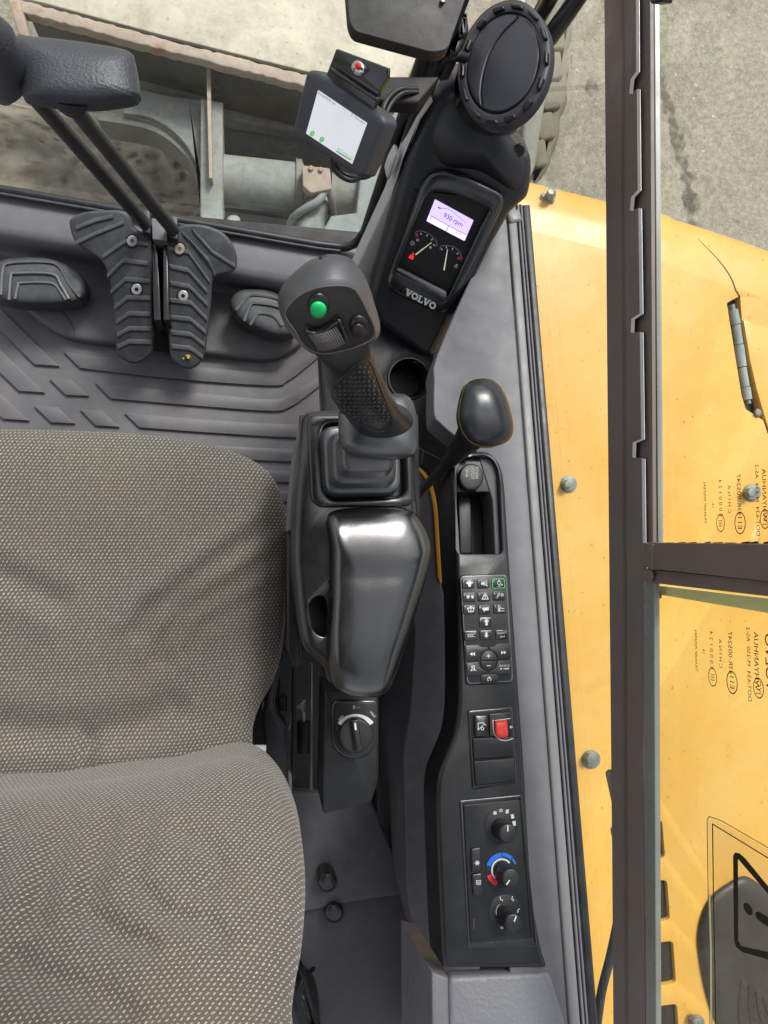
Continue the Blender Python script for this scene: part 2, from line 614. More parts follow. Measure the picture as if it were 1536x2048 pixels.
def fabric():
    t = NT('seat_fabric')
    uv = t.n('UVMap')
    sp = t.n('SeparateXYZ')
    wob = t.n('TexNoise'); wob.inputs['Scale'].default_value = 0.6; wob.inputs['Detail'].default_value = 2
    t.l(uv.outputs[0], wob.inputs['Vector'])
    ad = t.n('VectorMath', operation='MULTIPLY_ADD')
    t.l(wob.outputs['Color'], ad.inputs[0]); ad.inputs[1].default_value = (0.5, 0.5, 0); t.l(uv.outputs[0], ad.inputs[2])
    t.l(ad.outputs[0], sp.inputs[0])
    u, v = sp.outputs[0], sp.outputs[1]
    row = t.math('FLOOR', v)
    odd = t.math('MULTIPLY', t.math('MODULO', t.math('ABSOLUTE', row), 2.0), 0.5)
    fu = t.math('SUBTRACT', t.math('FRACT', t.math('ADD', u, odd)), 0.5)
    fv = t.math('SUBTRACT', t.math('FRACT', v), 0.5)
    a = t.math('ADD', fu, t.math('MULTIPLY', fv, -0.45))
    d = t.math('ADD', t.math('POWER', t.math('DIVIDE', a, 0.23), 2.0), t.math('POWER', t.math('DIVIDE', fv, 0.38), 2.0))
    wn = t.n('TexWhiteNoise', noise_dimensions='2D')
    cb = t.n('CombineXYZ'); t.l(t.math('FLOOR', t.math('ADD', u, odd)), cb.inputs[0]); t.l(row, cb.inputs[1]); t.l(cb.outputs[0], wn.inputs['Vector'])
    d = t.math('MULTIPLY', d, t.math('MULTIPLY_ADD', wn.outputs['Value'], 0.9, 0.65))
    fl = t.ramp(d, [(0.35, (1, 1, 1)), (1.0, (0, 0, 0))])
    # fine knit between the flecks
    u2 = t.math('MULTIPLY', t.math('SINE', t.math('MULTIPLY', u, 31.4)), t.math('SINE', t.math('MULTIPLY', v, 25.1)))
    knit = t.ramp(t.math('MULTIPLY_ADD', u2, 0.5, 0.5), [(0.2, lin((46, 43, 38))), (0.8, lin((98, 93, 84)))])
    br = t.noise(0.9, 3, co=uv.outputs[0])
    light = t.ramp(br, [(0.3, lin((152, 148, 138))), (0.7, lin((190, 186, 177)))])
    col = t.mix(t.math('MULTIPLY', fl, t.math('MULTIPLY_ADD', wn.outputs['Value'], 0.4, 0.55)), knit, light)
    st = t.noise(0.022, 4, 0.6, co=uv.outputs[0])
    col = t.mix(t.math('MULTIPLY', t.ramp(st, [(0.45, (0, 0, 0)), (0.75, (1, 1, 1))]), 0.5), col, lin((122, 100, 72)), 'MULTIPLY') if False else t.mix(t.math('MULTIPLY', t.ramp(st, [(0.45, (0, 0, 0)), (0.75, (1, 1, 1))]), 0.22), col, lin((112, 92, 66)))
    t.l(col, t.b.inputs['Base Color'])
    t.b.inputs['Roughness'].default_value = 0.9
    t.b.inputs['Sheen Weight'].default_value = 0.15
    hgt = t.math('ADD', fl, t.math('MULTIPLY', u2, 0.25))
    t.l(t.bump(hgt, 0.5, 0.0008), t.b.inputs['Normal'])
    return t.m
m_fabric = fabric()

def yellow():
    t = NT('yellow_paint')
    base = t.ramp(t.noise(3, 4), [(0.3, lin((202, 149, 58))), (0.7, lin((212, 166, 76)))])
    str_ = t.n('Mapping'); str_.inputs['Scale'].default_value = (26, 5, 10)
    t.l(t.tc.outputs['Object'], str_.inputs[0])
    d1 = t.ramp(t.noise(1.0, 6, 0.7, co=str_.outputs[0]), [(0.55, (0, 0, 0)), (0.8, (1, 1, 1))])
    col = t.mix(t.math('MULTIPLY', d1, 0.42), base, lin((196, 150, 74)))
    pale = t.ramp(t.noise(2.2, 7, 0.72, dist=0.7), [(0.45, (0, 0, 0)), (0.75, (1, 1, 1))])
    col = t.mix(t.math('MULTIPLY', pale, 0.35), col, lin((216, 192, 128)))
    grime = t.ramp(t.noise(16, 8, 0.78, dist=0.9), [(0.58, (0, 0, 0)), (0.74, (1, 1, 1))])
    col = t.mix(t.math('MULTIPLY', grime, 0.42), col, lin((168, 122, 58)))
    sp = t.ramp(t.noise(95, 2, 0.4), [(0.70, (0, 0, 0)), (0.75, (1, 1, 1))])
    col = t.mix(t.math('MULTIPLY', sp, 0.6), col, lin((120, 84, 40)))
    t.l(col, t.b.inputs['Base Color'])
    t.l(t.ramp(t.noise(9, 5), [(0.3, (0.2,) * 3), (0.7, (0.42,) * 3)]), t.b.inputs['Roughness'])
    t.l(t.bump(t.noise(14, 3), 0.06, 0.004), t.b.inputs['Normal'])
    return t.m
m_yellow = yellow()

def concrete():
    t = NT('concrete')
    base = t.ramp(t.noise(1.6, 8, 0.65), [(0.25, lin((130, 128, 121))), (0.75, lin((170, 168, 160)))])
    fine = t.noise(48, 8, 0.75)
    col = t.mix(0.8, base, t.ramp(fine, [(0.3, lin((120, 117, 108))), (0.7, lin((205, 200, 188)))]), 'OVERLAY')
    grit = t.noise(150, 6, 0.8)
    col = t.mix(0.5, col, t.ramp(grit, [(0.35, lin((110, 106, 98))), (0.65, lin((214, 210, 200)))]), 'OVERLAY')
    st = t.ramp(t.noise(3.4, 6, 0.7, dist=0.6), [(0.56, (0, 0, 0)), (0.72, (1, 1, 1))])
    col = t.mix(t.math('MULTIPLY', st, 0.45), col, lin((112, 102, 88)))
    sp = t.ramp(t.noise(26, 3, 0.5), [(0.69, (0, 0, 0)), (0.74, (1, 1, 1))])
    col = t.mix(t.math('MULTIPLY', sp, 0.5), col, lin((90, 78, 66)))
    wh = t.ramp(t.noise(33, 3, 0.5, dist=0.4), [(0.70, (0, 0, 0)), (0.76, (1, 1, 1))])
    col = t.mix(t.math('MULTIPLY', wh, 0.5), col, lin((226, 222, 212)))
    t.l(col, t.b.inputs['Base Color'])
    t.b.inputs['Roughness'].default_value = 0.85
    t.l(t.bump(fine, 0.4, 0.006), t.b.inputs['Normal'])
    return t.m
m_concrete = concrete()

def weathered(name, a, b, rust=0.3, dirt=0.4):
    t = NT(name)
    col = t.ramp(t.noise(7, 8, 0.7), [(0.3, lin(a)), (0.7, lin(b))])
    d = t.ramp(t.noise(13, 8, 0.72, dist=0.5), [(0.45, (0, 0, 0)), (0.68, (1, 1, 1))])
    col = t.mix(t.math('MULTIPLY', d, dirt), col, lin((104, 100, 90)))
    r = t.ramp(t.noise(9, 7, 0.7, dist=0.8), [(0.56, (0, 0, 0)), (0.66, (1, 1, 1))])
    col = t.mix(t.math('MULTIPLY', r, rust), col, lin((150, 100, 66)))
    s = t.ramp(t.noise(60, 4, 0.6), [(0.62, (0, 0, 0)), (0.70, (1, 1, 1))])
    col = t.mix(t.math('MULTIPLY', s, 0.4), col, lin((84, 78, 68)))
    t.l(col, t.b.inputs['Base Color'])
    t.b.inputs['Roughness'].default_value = 0.7
    t.l(t.bump(t.noise(40, 8, 0.7), 0.4, 0.004), t.b.inputs['Normal'])
    return t.m
m_grey_steel = weathered('weathered_grey_steel', (116, 121, 116), (152, 157, 150), 0.35, 0.6)
m_dirty_steel = weathered('dirty_grey_steel', (112, 112, 104), (138, 138, 128), 0.15, 0.7)
m_rusty = weathered('rusty_edge', (146, 128, 112), (178, 162, 146), 0.85, 0.4)
m_teal = weathered('grey_teal_steel', (122, 130, 128), (154, 162, 158), 0.10, 0.4)
m_mud = weathered('muddy_track', (84, 80, 66), (118, 112, 94), 0.15, 0.5)
m_dark_steel = weathered('dark_dirty_steel', (76, 74, 67), (104, 102, 93), 0.15, 0.5)
m_pale = weathered('pale_worn_steel', (176, 167, 148), (208, 200, 182), 0.22, 0.35)
m_soil = weathered('dusty_soil', (132, 122, 104), (160, 150, 130), 0.1, 0.5)

def damp():
    t = NT('damp_stain')
    out = t.t.nodes['Material Output']
    tr = t.n('BsdfTransparent')
    df = t.n('BsdfDiffuse'); df.inputs[0].default_value = lin((108, 104, 94))
    mx = t.n('MixShader')
    t.l(t.math('MULTIPLY', t.ramp(t.noise(38, 6, 0.7), [(0.38, (0, 0, 0)), (0.6, (1, 1, 1))]), 0.7), mx.inputs[0])
    t.l(tr.outputs[0], mx.inputs[1]); t.l(df.outputs[0], mx.inputs[2])
    t.l(mx.outputs[0], out.inputs[0])
    return t.m
m_damp = damp()

def grille():
    t = NT('grille_mesh')
    v = t.n('TexVoronoi'); v.inputs['Scale'].default_value = 260
    v.inputs['Randomness'].default_value = 0.1
    t.l(t.tc.outputs['Object'], v.inputs['Vector'])
    t.l(t.ramp(v.outputs['Distance'], [(0.25, lin((6, 5, 4))), (0.45, lin((34, 27, 20)))]), t.b.inputs['Base Color'])
    t.l(t.bump(v.outputs['Distance'], 0.8, 0.002), t.b.inputs['Normal'])
    t.b.inputs['Roughness'].default_value = 0.6
    return t.m
m_grille = grille()

def film():
    t = NT('sticker_film')
    out = t.t.nodes['Material Output']
    tr = t.n('BsdfTransparent'); df = t.n('BsdfDiffuse'); df.inputs[0].default_value = lin((196, 176, 150))
    mx = t.n('MixShader'); mx.inputs[0].default_value = 0.16
    t.l(tr.outputs[0], mx.inputs[1]); t.l(df.outputs[0], mx.inputs[2]); t.l(mx.outputs[0], out.inputs[0])
    return t.m
m_film = film()
m_housing = M('brown_black_housing', (34, 29, 26), 0.4, var=0.15, grain=0.5, gs=300, dust=0.12, dcol=(120, 110, 98))
m_seam = M('shaded_seam', (92, 66, 20), 0.6)
m_fold = M('frame_fold_shade', (92, 82, 78), 0.45, var=0.06, grain=0.2)  # darker copy of the frame tone, for painted fold shade

# ------------------------------------------------------------------ levels
XG = at(1198, 2048, 0.62).x                       # the plane of the side window
GL = Pl((XG, 0, 0), (1, 0, 0))
_sa, _sb = GL.hit(1062, 420), GL.hit(1198, 2048)  # outer edge of the sloping window sill
SILL = Pl(_sa, (_sb - _sa).cross(Vector((1, 0, 0))))
if SILL.n.z < 0: SILL.n = -SILL.n
GZ = -1.05                                         # the yard outside
HZ = 0.28                                          # yellow deck beside the cab

# ------------------------------------------------------------------ ground outside
g = mk('ground', [(-30, -30, GZ), (30, -30, GZ), (30, 30, GZ), (-30, 30, GZ)], [(0, 1, 2, 3)], m_concrete, None, 0)
tag(g, 'pale grey concrete yard with stains seen through the windows', None, kind='structure')
rnd = random.Random(3)
def wobble(pts, w, S, mat, name, parent, n=5):
    c = crv(pts, n, closed=False)
    L, R = [], []
    for i, (x, y) in enumerate(c):
        ww = w * (0.35 + 1.1 * rnd.random())
        L.append((x - ww, y + rnd.uniform(-2, 2))); R.append((x + ww * (0.6 + rnd.random() * .8), y))
    polys = [[L[i], R[i], R[i + 1], L[i + 1]] for i in range(len(c) - 1)]
    return print_px(polys, S, mat, parent, dz=0.004, name=name)
wobble([(1314, 110), (1322, 160), (1336, 205), (1348, 250), (1358, 290), (1372, 340), (1378, 380), (1380, 415), (1390, 450)], 10, GZ, m_damp, 'damp_streak', g)
print_px([crv([(1180, 155), (1192, 160), (1196, 178), (1186, 192), (1174, 182), (1172, 166)], 3)], GZ, m_damp, g, dz=0.004, name='oil_spot')
print_px([crv([(1376, 392), (1392, 385), (1402, 400), (1396, 420), (1380, 418), (1368, 406)], 3)], GZ, m_damp, g, dz=0.005, name='oil_spot')

# heap of dusty soil lying on the yard at the left
def heap(x, y, s):
    return 0.05 * noise.noise(Vector((x * .02, y * .02, 1.3))) * (1 - s) + 0.02 * noise.noise(Vector((x * .07, y * .07, 4.1)))
d = dome('soil_patch', crv([(-120, 290), (-60, 200), (60, 210), (230, 225), (330, 275), (395, 345), (402, 430), (300, 500), (60, 460), (-100, 420)], 6), GZ, 0.05, m_soil, None, p=1.5, q=1, rings=20, zf=heap)
tag(d, 'brown dusty soil spread on the concrete under the front window', 'soil', kind='stuff')

# ------------------------------------------------------------------ steel frame beyond the front window
def frame_box(name, poly, z, th, mat, parent, ch=0.004):
    return plate(name, poly, z, mat, parent, thick=th, ch=ch)
def rough_edge(pts, step=9, amp=1.6, seed=4):
    q = random.Random(seed)
    out = []
    for i in range(len(pts)):
        a, b = pts[i], pts[(i + 1) % len(pts)]
        n = max(1, int(math.dist(a, b) / step))
        for k in range(n):
            f = k / n
            out.append((a[0] + (b[0] - a[0]) * f + q.uniform(-amp, amp) * .5, a[1] + (b[1] - a[1]) * f + q.uniform(-amp, amp)))
    return out
st = thing('steel_frame', at(420, 440, GZ), 'weathered grey steel blade frame with rusty top edge lying beyond the front window', 'steel frame')
frame_box('top_rail', rough_edge([(20, -8), (52, 2), (330, 78), (640, 156), (790, 198), (790, 220), (640, 180), (330, 101), (60, 28), (24, 16)]), -0.52, 0.03, m_rusty, st)
# dark upright web hanging under the rail
A = [at(x, y, -0.55) for x, y in ((54, 22), (330, 94), (640, 172), (790, 208))]
W0 = [p + Vector((0, 0.004, 0)) for p in A]
W1 = [p + Vector((0, 0.0, -0.24)) for p in A]
mk('web_plate', W0 + W1 + [p + Vector((0, 0.02, 0)) for p in W0] + [p + Vector((0, 0.02, 0)) for p in W1],
   [(0, 1, 5, 4), (1, 2, 6, 5), (2, 3, 7, 6), (8, 9, 13, 12), (9, 10, 14, 13), (10, 11, 15, 14), (4, 5, 13, 12), (5, 6, 14, 13), (6, 7, 15, 14)], m_dark_steel, st, 20)
plate('worn_sheet', [(-300, -90), (-300, -60), (18, -14), (52, -3), (330, 72), (640, 150), (800, 190), (860, 60), (960, -120), (300, -200)], -0.60, m_pale, st, thick=0.03, ch=0.004)
frame_box('lower_rail', [(70, 96), (280, 128), (420, 160), (610, 192), (790, 232), (790, 262), (610, 222), (420, 196), (270, 172), (66, 130)], -0.74, 0.05, m_dirty_steel, st, 0.01)
frame_box('lower_rail', [(272, 178), (420, 206), (600, 236), (790, 268), (790, 300), (600, 262), (420, 232), (268, 214)], -0.78, 0.05, m_grey_steel, st, 0.01)
frame_box('side_stub', [(14, -10), (36, -8), (60, 74), (36, 68)], -0.5, 0.05, m_rusty, st)
# upright rib with a thin fin on top
frame_box('rib', [(401, 196), (446, 204), (446, 452), (400, 446)], -0.62, 0.10, m_grey_steel, st, 0.006)
frame_box('fin', [(412, 112), (420, 114), (425, 356), (418, 356)], -0.58, 0.04, m_rusty, st, 0.001)
# curved gusset between rail and rib
outer = crv([(262, 172), (330, 190), (402, 200)], 6, closed=False) + [(401, 420)]
inner = crv([(399, 352), (388, 318), (366, 282), (330, 250), (290, 232), (246, 226)], 6, closed=False)
plate('gusset', outer + inner, -0.68, m_grey_steel, st, thick=0.02, ch=0.003)
inner2 = crv([(401, 372), (384, 330), (358, 298), (318, 268), (270, 252), (196, 240)], 6, closed=False)
plate('gusset_flange', inner2 + list(reversed([(x + 1, y - 15) for x, y in inner2])), -0.70, m_dirty_steel, st, thick=0.10, ch=0.002)
# hydraulic tube
tube('cylinder_tube', [at(446, 362, -0.72), at(604, 378, -0.72)], 0.073, m_grey_steel, st, 28)
tube('cylinder_tube', [at(660, 388, -0.74), at(760, 398, -0.74)], 0.062, m_grey_steel, st, 28)
tube('collar', [at(590, 376, -0.72), at(602, 377, -0.72)], 0.082, m_dirty_steel, st, 28)
frame_box('bracket', rpoly([(604, 330), (660, 336), (664, 378), (622, 386), (606, 372)], 4), -0.60, 0.03, m_rusty, st, 0.003)
for bx, by in ((622, 335), (642, 338)):
    plate('bolt', circ(bx, by, 5, n=10), -0.592, m_rusty, st, thick=0.01, ch=0.002)
dome('clamp_block', crv([(620, 380), (655, 384), (664, 400), (650, 440), (648, 480), (600, 484), (590, 440), (605, 405)], 5), -0.72, 0.07, m_teal, st, p=3, rings=8, skirt=0.08)
ptube('hose', [(650, 380, -0.62), (636, 402, -0.62), (606, 420, -0.64), (584, 440, -0.68), (577, 470, -0.75), (576, 500, -0.85)], 0.012, m_grey_steel, st)
ptube('hose', [(658, 382, -0.63), (664, 405, -0.66), (668, 440, -0.75)], 0.011, m_dirty_steel, st)
dome('plug', circ(467, 440, 14, 10), -0.66, 0.03, m_teal, st, rings=6, skirt=0.05)
plate('glass_corner_plate', [(752, 176), (792, 96), (852, 104), (838, 200), (770, 420), (722, 470), (648, 482), (640, 470), (662, 430), (712, 424), (722, 330)], -0.64, m_teal, st, thick=0.03, ch=0.01)  # steel plate standing in for the curved glass corner
plate('glass_corner_strip', [(774, 420), (800, 300), (846, 160), (866, 112), (856, 104), (826, 200), (756, 420)], -0.6, m_teal, st, thick=0.05, ch=0.008)  # border of the same glass corner stand-in
plate('blade_plate', [(446, 232), (620, 258), (790, 292), (790, 420), (446, 372)], -0.86, m_dark_steel, st, thick=0.03, ch=0.004)
plate('base_beam', [(440, 404), (600, 422), (760, 440), (760, 520), (600, 520), (440, 480)], -0.92, m_dark_steel, st, thick=0.1, ch=0.01)

# ------------------------------------------------------------------ crawler track outside, right front
tr = thing('crawler_track', at(1100, 240, GZ), 'muddy crawler track with wavy lug edge on the concrete beside the air vent', 'track')
def edge_x(y):
    T_ = [(0, 1152), (101, 1142), (195, 1136), (290, 1117), (363, 1080), (420, 1040)]
    for (a, p), (b, q) in zip(T_, T_[1:]):
        if y <= b: return p + (q - p) * (y - a) / (b - a)
    return 1040
xs = []
for k in range(60):
    y = -10 + k * 6.4
    x = edge_x(y)
    x += 2.5 * math.sin(k * 0.62) + 2 * math.sin(k * 0.27)
    xs.append((x, y))
left = [(x - (70 - 0.13 * y), y) for x, y in reversed(xs)]
plate('track_belt', xs + left, -0.62, m_mud, tr, thick=0.12, ch=0.02)
for k, (y, w) in enumerate(((70, 40), (130, 42), (190, 40), (250, 36), (305, 30))):
    x = edge_x(y) - 4
    plate('track_lug', rpoly([(x - w - 10, y - 24), (x - 14, y - 30), (x - 8, y + 24), (x - w - 6, y + 30)], 8), -0.605, m_mud, tr, thick=0.03, ch=0.008)
plate('track_frame', [(1075, 90), (1100, 60), (1092, 200), (1072, 330), (1058, 366), (1040, 360), (1050, 200)], -0.58, m_dirty_steel, tr, thick=0.2, ch=0.01)

# ------------------------------------------------------------------ yellow deck / engine cover beside the cab
hood = thing('engine_cover', at(1400, 1200, HZ), 'yellow painted engine cover and deck outside the side window', 'engine cover')
front = [(1000, 350), (1065, 366), (1140, 385), (1210, 402), (1300, 422), (1318, 427), (1335, 431), (1345, 438), (1400, 455), (1470, 478), (1536, 502), (1640, 540), (1760, 588)]
steps = [(0, -0.10), (3, -0.030), (10, -0.018), (28, -0.008), (52, -0.003), (76, -0.001), (96, 0.0)]
V, Fc = [], []
for i, (d_, dz) in enumerate(steps):
    for (x, y) in front:
        yy = y + d_ if i < 7 else (y + d_) * 1.0
        V.append(at(x, yy, HZ + dz))
m_ = len(front)
for i in range(len(steps) - 1):
    for j in range(m_ - 1):
        Fc.append((i * m_ + j, i * m_ + j + 1, (i + 1) * m_ + j + 1, (i + 1) * m_ + j))
i0 = len(V)
for (x, y) in front:
    p = at(x, y, HZ - 0.10); V.append(Vector((p.x, p.y, -0.35)))
for j in range(m_ - 1):
    Fc.append((i0 + j, i0 + j + 1, j + 1, j))
mk('deck_edge', V, Fc, m_yellow, hood, 60)
pocket_o = rpoly([(1454, 606), (1480, 592), (1484, 640), (1497, 720), (1510, 778), (1529, 842), (1492, 818), (1484, 792)], 3)
slots = [rpoly([(x1 - 108, y0 + 14), (x1 - 4, y0), (x1 + 2, y1 - 2), (x1 - 92, y1 + 14)], 9) for x1, y0, y1 in ((1318, 1527, 1602), (1328, 1640, 1718), (1338, 1760, 1842), (1350, 1882, 1968), (1358, 2008, 2100))]
plate('deck_sheet', [(x, y + 96) for x, y in front] + [(1760, 2300), (1000, 2300)], HZ, m_yellow, hood, thick=0.016, ch=0, holes=[pocket_o] + slots, hch=0.0012)
# side door of the cover, seam, hinge
seam = crv([(1396, 478), (1418, 500), (1442, 526), (1462, 556), (1474, 590), (1482, 640), (1496, 712), (1510, 772), (1528, 836), (1546, 900), (1570, 1010)], 4, closed=False)
def deckz(x, y):
    fy = front[-1][1]
    for (a, p), (b, q) in zip(front, front[1:]):
        if a <= x <= b: fy = p + (q - p) * (x - a) / (b - a)
    d_ = y - fy
    for (a, p), (b, q) in zip(steps, steps[1:]):
        if a <= d_ <= b: return HZ + p + (q - p) * (d_ - a) / (b - a)
    return HZ
sa = crv([p for p in seam if p[1] < 588] + [(1480, 594)], 2, closed=False)
tube('seam_gap', [at(x, y, deckz(x, y) + .0002) for x, y in sa], [  .0004 + .0009 * k / len(sa) for k in range(len(sa))], m_seam, hood, 6)
tube('seam_gap', [at(x, y, HZ) for x, y in ((1528, 840), (1538, 870), (1550, 920), (1570, 1010))], .0016, m_seam, hood, 6)
plate('door_panel', [(1487, 640), (1500, 720), (1513, 778), (1532, 842), (1541, 870), (1553, 920), (1573, 1010), (1760, 1010), (1760, 730), (1640, 696), (1560, 668), (1510, 646)], HZ + 0.003, m_yellow, hood, thick=0.004, ch=0.0015)
plate('hinge_pocket', [(1430, 570), (1500, 570), (1560, 860), (1470, 860)], HZ - 0.017, m_deep, hood, thick=0.004, ch=0)
hg = thing('hinge', at(1484, 710, HZ), 'grey steel barrel hinge in the dark pocket of the yellow engine cover', 'hinge')
ax = [(1466, 620), (1472, 650), (1478, 690), (1484, 735), (1491, 775), (1495, 800)]
for k in range(5):
    a, b = ax[k], ax[k + 1]
    p, q = at(a[0], a[1], HZ - 0.003), at(b[0], b[1], HZ - 0.003)
    dd = (q - p) * 0.02
    tube('knuckle', [p + dd, q - dd], 0.0076 if k % 2 else 0.0084, m_teal, hg, 16)
tube('pin', [at(1464, 610, HZ - 0.003), at(1497, 808, HZ - 0.003)], 0.005, m_bolt, hg, 12)
dome('pin_nut', circ(1516, 826, 8, 9), HZ - 0.006, 0.012, m_dirty_steel, hood, rings=5, skirt=0.004)
# bolts
def bolt(px, py, S, r, label, h=0.014, tilt=None):
    S = SS(S)
    t = thing('bolt', at(px, py, S), label, 'bolt', 'bolts on the yellow cover')
    plate('washer', circ(px, py, r * 0.98, n=24), S.off(0.003), m_bolt, t, thick=0.003, ch=0.0008)
    plate('flange', circ(px, py, r * 0.82, n=24), S.off(0.0055), m_bolt, t, thick=0.0025, ch=0.0006)
    plate('head', circ(px, py, r * 0.52, n=6, rot=12), S.off(0.0055 + h), m_bolt, t, thick=h, ch=0.001)
    return t
bolt(1138, 968, HZ, 17, 'rusty hex bolt in the yellow deck beside the sill, halfway along')
bolt(1183, 1519, HZ, 19, 'clean hex bolt in the yellow deck close to the rear of the sill')
bolt(1505, 985, HZ, 18, 'hex bolt with rust stain behind the lettering of the upper pane')
bolt(1394, 2046, HZ, 16, 'hex bolt at the bottom edge beside the black grille slots')
tb = thing('bolt', at(1100, 390, HZ - 0.005), 'grey bolt standing at the front corner of the yellow deck', 'bolt', 'bolts on the yellow cover')
plate('washer', crv([(1082, 388), (1098, 380), (1112, 392), (1108, 403), (1094, 400)], 4), HZ - 0.002, m_bolt, tb, thick=0.004, ch=0.001)
loft('head', [[at(x, y, HZ - 0.002) for x, y in circ(1101, 391, 11, n=6)], [at(x, y, HZ + 0.016) for x, y in circ(1103, 383, 9, n=6)], [at(x, y, HZ + 0.018) for x, y in circ(1103, 382, 7, n=6)]], m_bolt, tb)
# grille slots
for k, (x1, y0, y1) in enumerate(((1318, 1527, 1602), (1328, 1640, 1718), (1338, 1760, 1842), (1350, 1882, 1968), (1358, 2008, 2100))):
    plate('grille_slot', [(x1 - 116, y0 + 2), (x1 + 8, y0 - 12), (x1 + 14, y1 + 8), (x1 - 100, y1 + 26)], HZ - 0.009, m_grille, hood, thick=0.004, ch=0)
# black rounded housing standing on the deck
bh = thing('black_housing', at(1500, 1930, HZ), 'black rounded plastic housing on the yellow deck behind the triangle sticker', 'housing')
dome('shell', crv([(1424, 1790), (1455, 1766), (1490, 1752), (1530, 1775), (1580, 1800), (1640, 1900), (1640, 2080), (1500, 2110), (1440, 2060), (1412, 1990), (1396, 1900), (1396, 1860), (1406, 1820)], 5), HZ, 0.014, m_housing, bh, p=7, rings=12, skirt=0.0)
for k in range(5):
    o = (k - 2) * 1.0
    ptube('rib', [(1484 + k * 14, 1960 + k * 12, HZ + 0.0148), (1478 + k * 20, 2010 + k * 8, HZ + 0.01485), (1480 + k * 26, 2070, HZ + 0.0148)], 0.0012, m_deep, bh, n=6)
for k in range(4):
    ptube('rib', [(1478, 1968 + k * 22, HZ + 0.0148), (1520, 2000 + k * 22, HZ + 0.01485), (1560, 2032 + k * 22, HZ + 0.0148)], 0.0012, m_deep, bh, n=6)

# ------------------------------------------------------------------ side window: notched frame rail, post, panes
sw = thing('side_window', at(1290, 1090, GL), 'side window frame of dark brown metal with notched rail, post and clear panes', 'window frame')
XB = XG - 0.012
GB = Pl((XB, 0, 0), (1, 0, 0))
right = [(1272, -60), (1273, 143), (1262, 158), (1259, 187), (1274, 178), (1276, 380), (1263, 394), (1260, 421), (1277, 416),
         (1280, 627), (1263, 638), (1262, 665), (1280, 664), (1283, 878), (1266, 885), (1265, 915), (1284, 917), (1286, 1100), (1284, 1500), (1288, 1800), (1290, 2120)]
rail = [(1208, -60), (1214, 700), (1220, 1300), (1224, 1700), (1227, 2120)]
plate('notched_rail', rail + list(reversed(right)), GB, m_bar, sw, thick=0.0045, ch=0.0003)
def edge_strip(pts, w):
    L = list(pts); R = [(x + w, y) for x, y in pts]
    return L + list(reversed(R))
plate('fold_shade_line', [(1240, -60), (1246, -60), (1252, 1000), (1254, 2120), (1249, 2120), (1246, 1000)], GB.off(0.0008), m_fold, sw, thick=0.001, ch=0.0002)  # darker strip paints the shade of a facet change on the flat rail
# pale strips laid on the rail to paint its lit cut edge
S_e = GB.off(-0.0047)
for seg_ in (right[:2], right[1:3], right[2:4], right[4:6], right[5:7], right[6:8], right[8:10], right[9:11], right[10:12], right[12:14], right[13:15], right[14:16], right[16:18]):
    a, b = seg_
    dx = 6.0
    plate('lit_edge_strip', [(a[0] - 0.5, a[1]), (a[0] + dx, a[1] + 1), (b[0] + dx, b[1] + 1), (b[0] - 0.5, b[1])], GB.off(0.0004), m_edge, sw, thick=0.0004, ch=0)
# shadowed channel behind the rail
plate('channel', [(1255, -60), (1300, -60), (1306, 1086), (1262, 1086)], GB.off(-0.006), m_bar, sw, thick=0.004, ch=0)
plate('pane_edge', [(1297, -60), (1308, -60), (1316, 1086), (1305, 1086)], GL, m_green_edge, sw, thick=0.006, ch=0.001)
plate('pane_edge', [(1286, 1160), (1308, 1165), (1312, 2120), (1292, 2120)], GB.off(0.001), m_green_edge, sw, thick=0.006, ch=0.001)
# post between the two panes
plate('post', [(1284, 1085), (1700, 1089), (1700, 1180), (1296, 1137), (1286, 1130)], GB.off(0.006), m_bar, sw, thick=0.02, ch=0.0015)
plate('post_flange', [(1294, 1138), (1700, 1178), (1700, 1212), (1304, 1166)], GB.off(0.001), m_bar, sw, thick=0.015, ch=0.001)
dome('weld', circ(1297, 1150, 11, 14), GB.off(0.003), 0.004, m_bar, sw, rings=5)
plate('post_foot', rpoly([(1286, 1086), (1306, 1088), (1304, 1140), (1287, 1132)], 2), GB.off(0.0075), m_bar, sw, thick=0.002, ch=0.0008)
plate('pane_seal', [(1306, 1170), (1700, 1216), (1700, 1254), (1312, 1188)], GL.off(-0.002), m_frost, sw, thick=0.003, ch=0)
plate('seal_tab', [(1304, 1186), (1318, 1190), (1318, 1197), (1304, 1193)], GL.off(0.002), m_bar, sw, thick=0.003, ch=0)
nb = random.Random(11)
for k in range(9):
    x = 1330 + k * 25 + nb.uniform(-6, 6); w = nb.uniform(8, 20)
    plate('sealant_crumb', rpoly([(x, 1085), (x + w, 1084 + nb.uniform(-2, 1)), (x + w, 1090), (x, 1090)], 2), GB.off(0.004), m_deep, sw, thick=0.002, ch=0)
plate('pane_stop', rpoly([(1294, -20), (1326, -20), (1322, 4), (1300, 8)], 4), GB.off(0.004), m_rubber, sw, thick=0.012, ch=0.002)
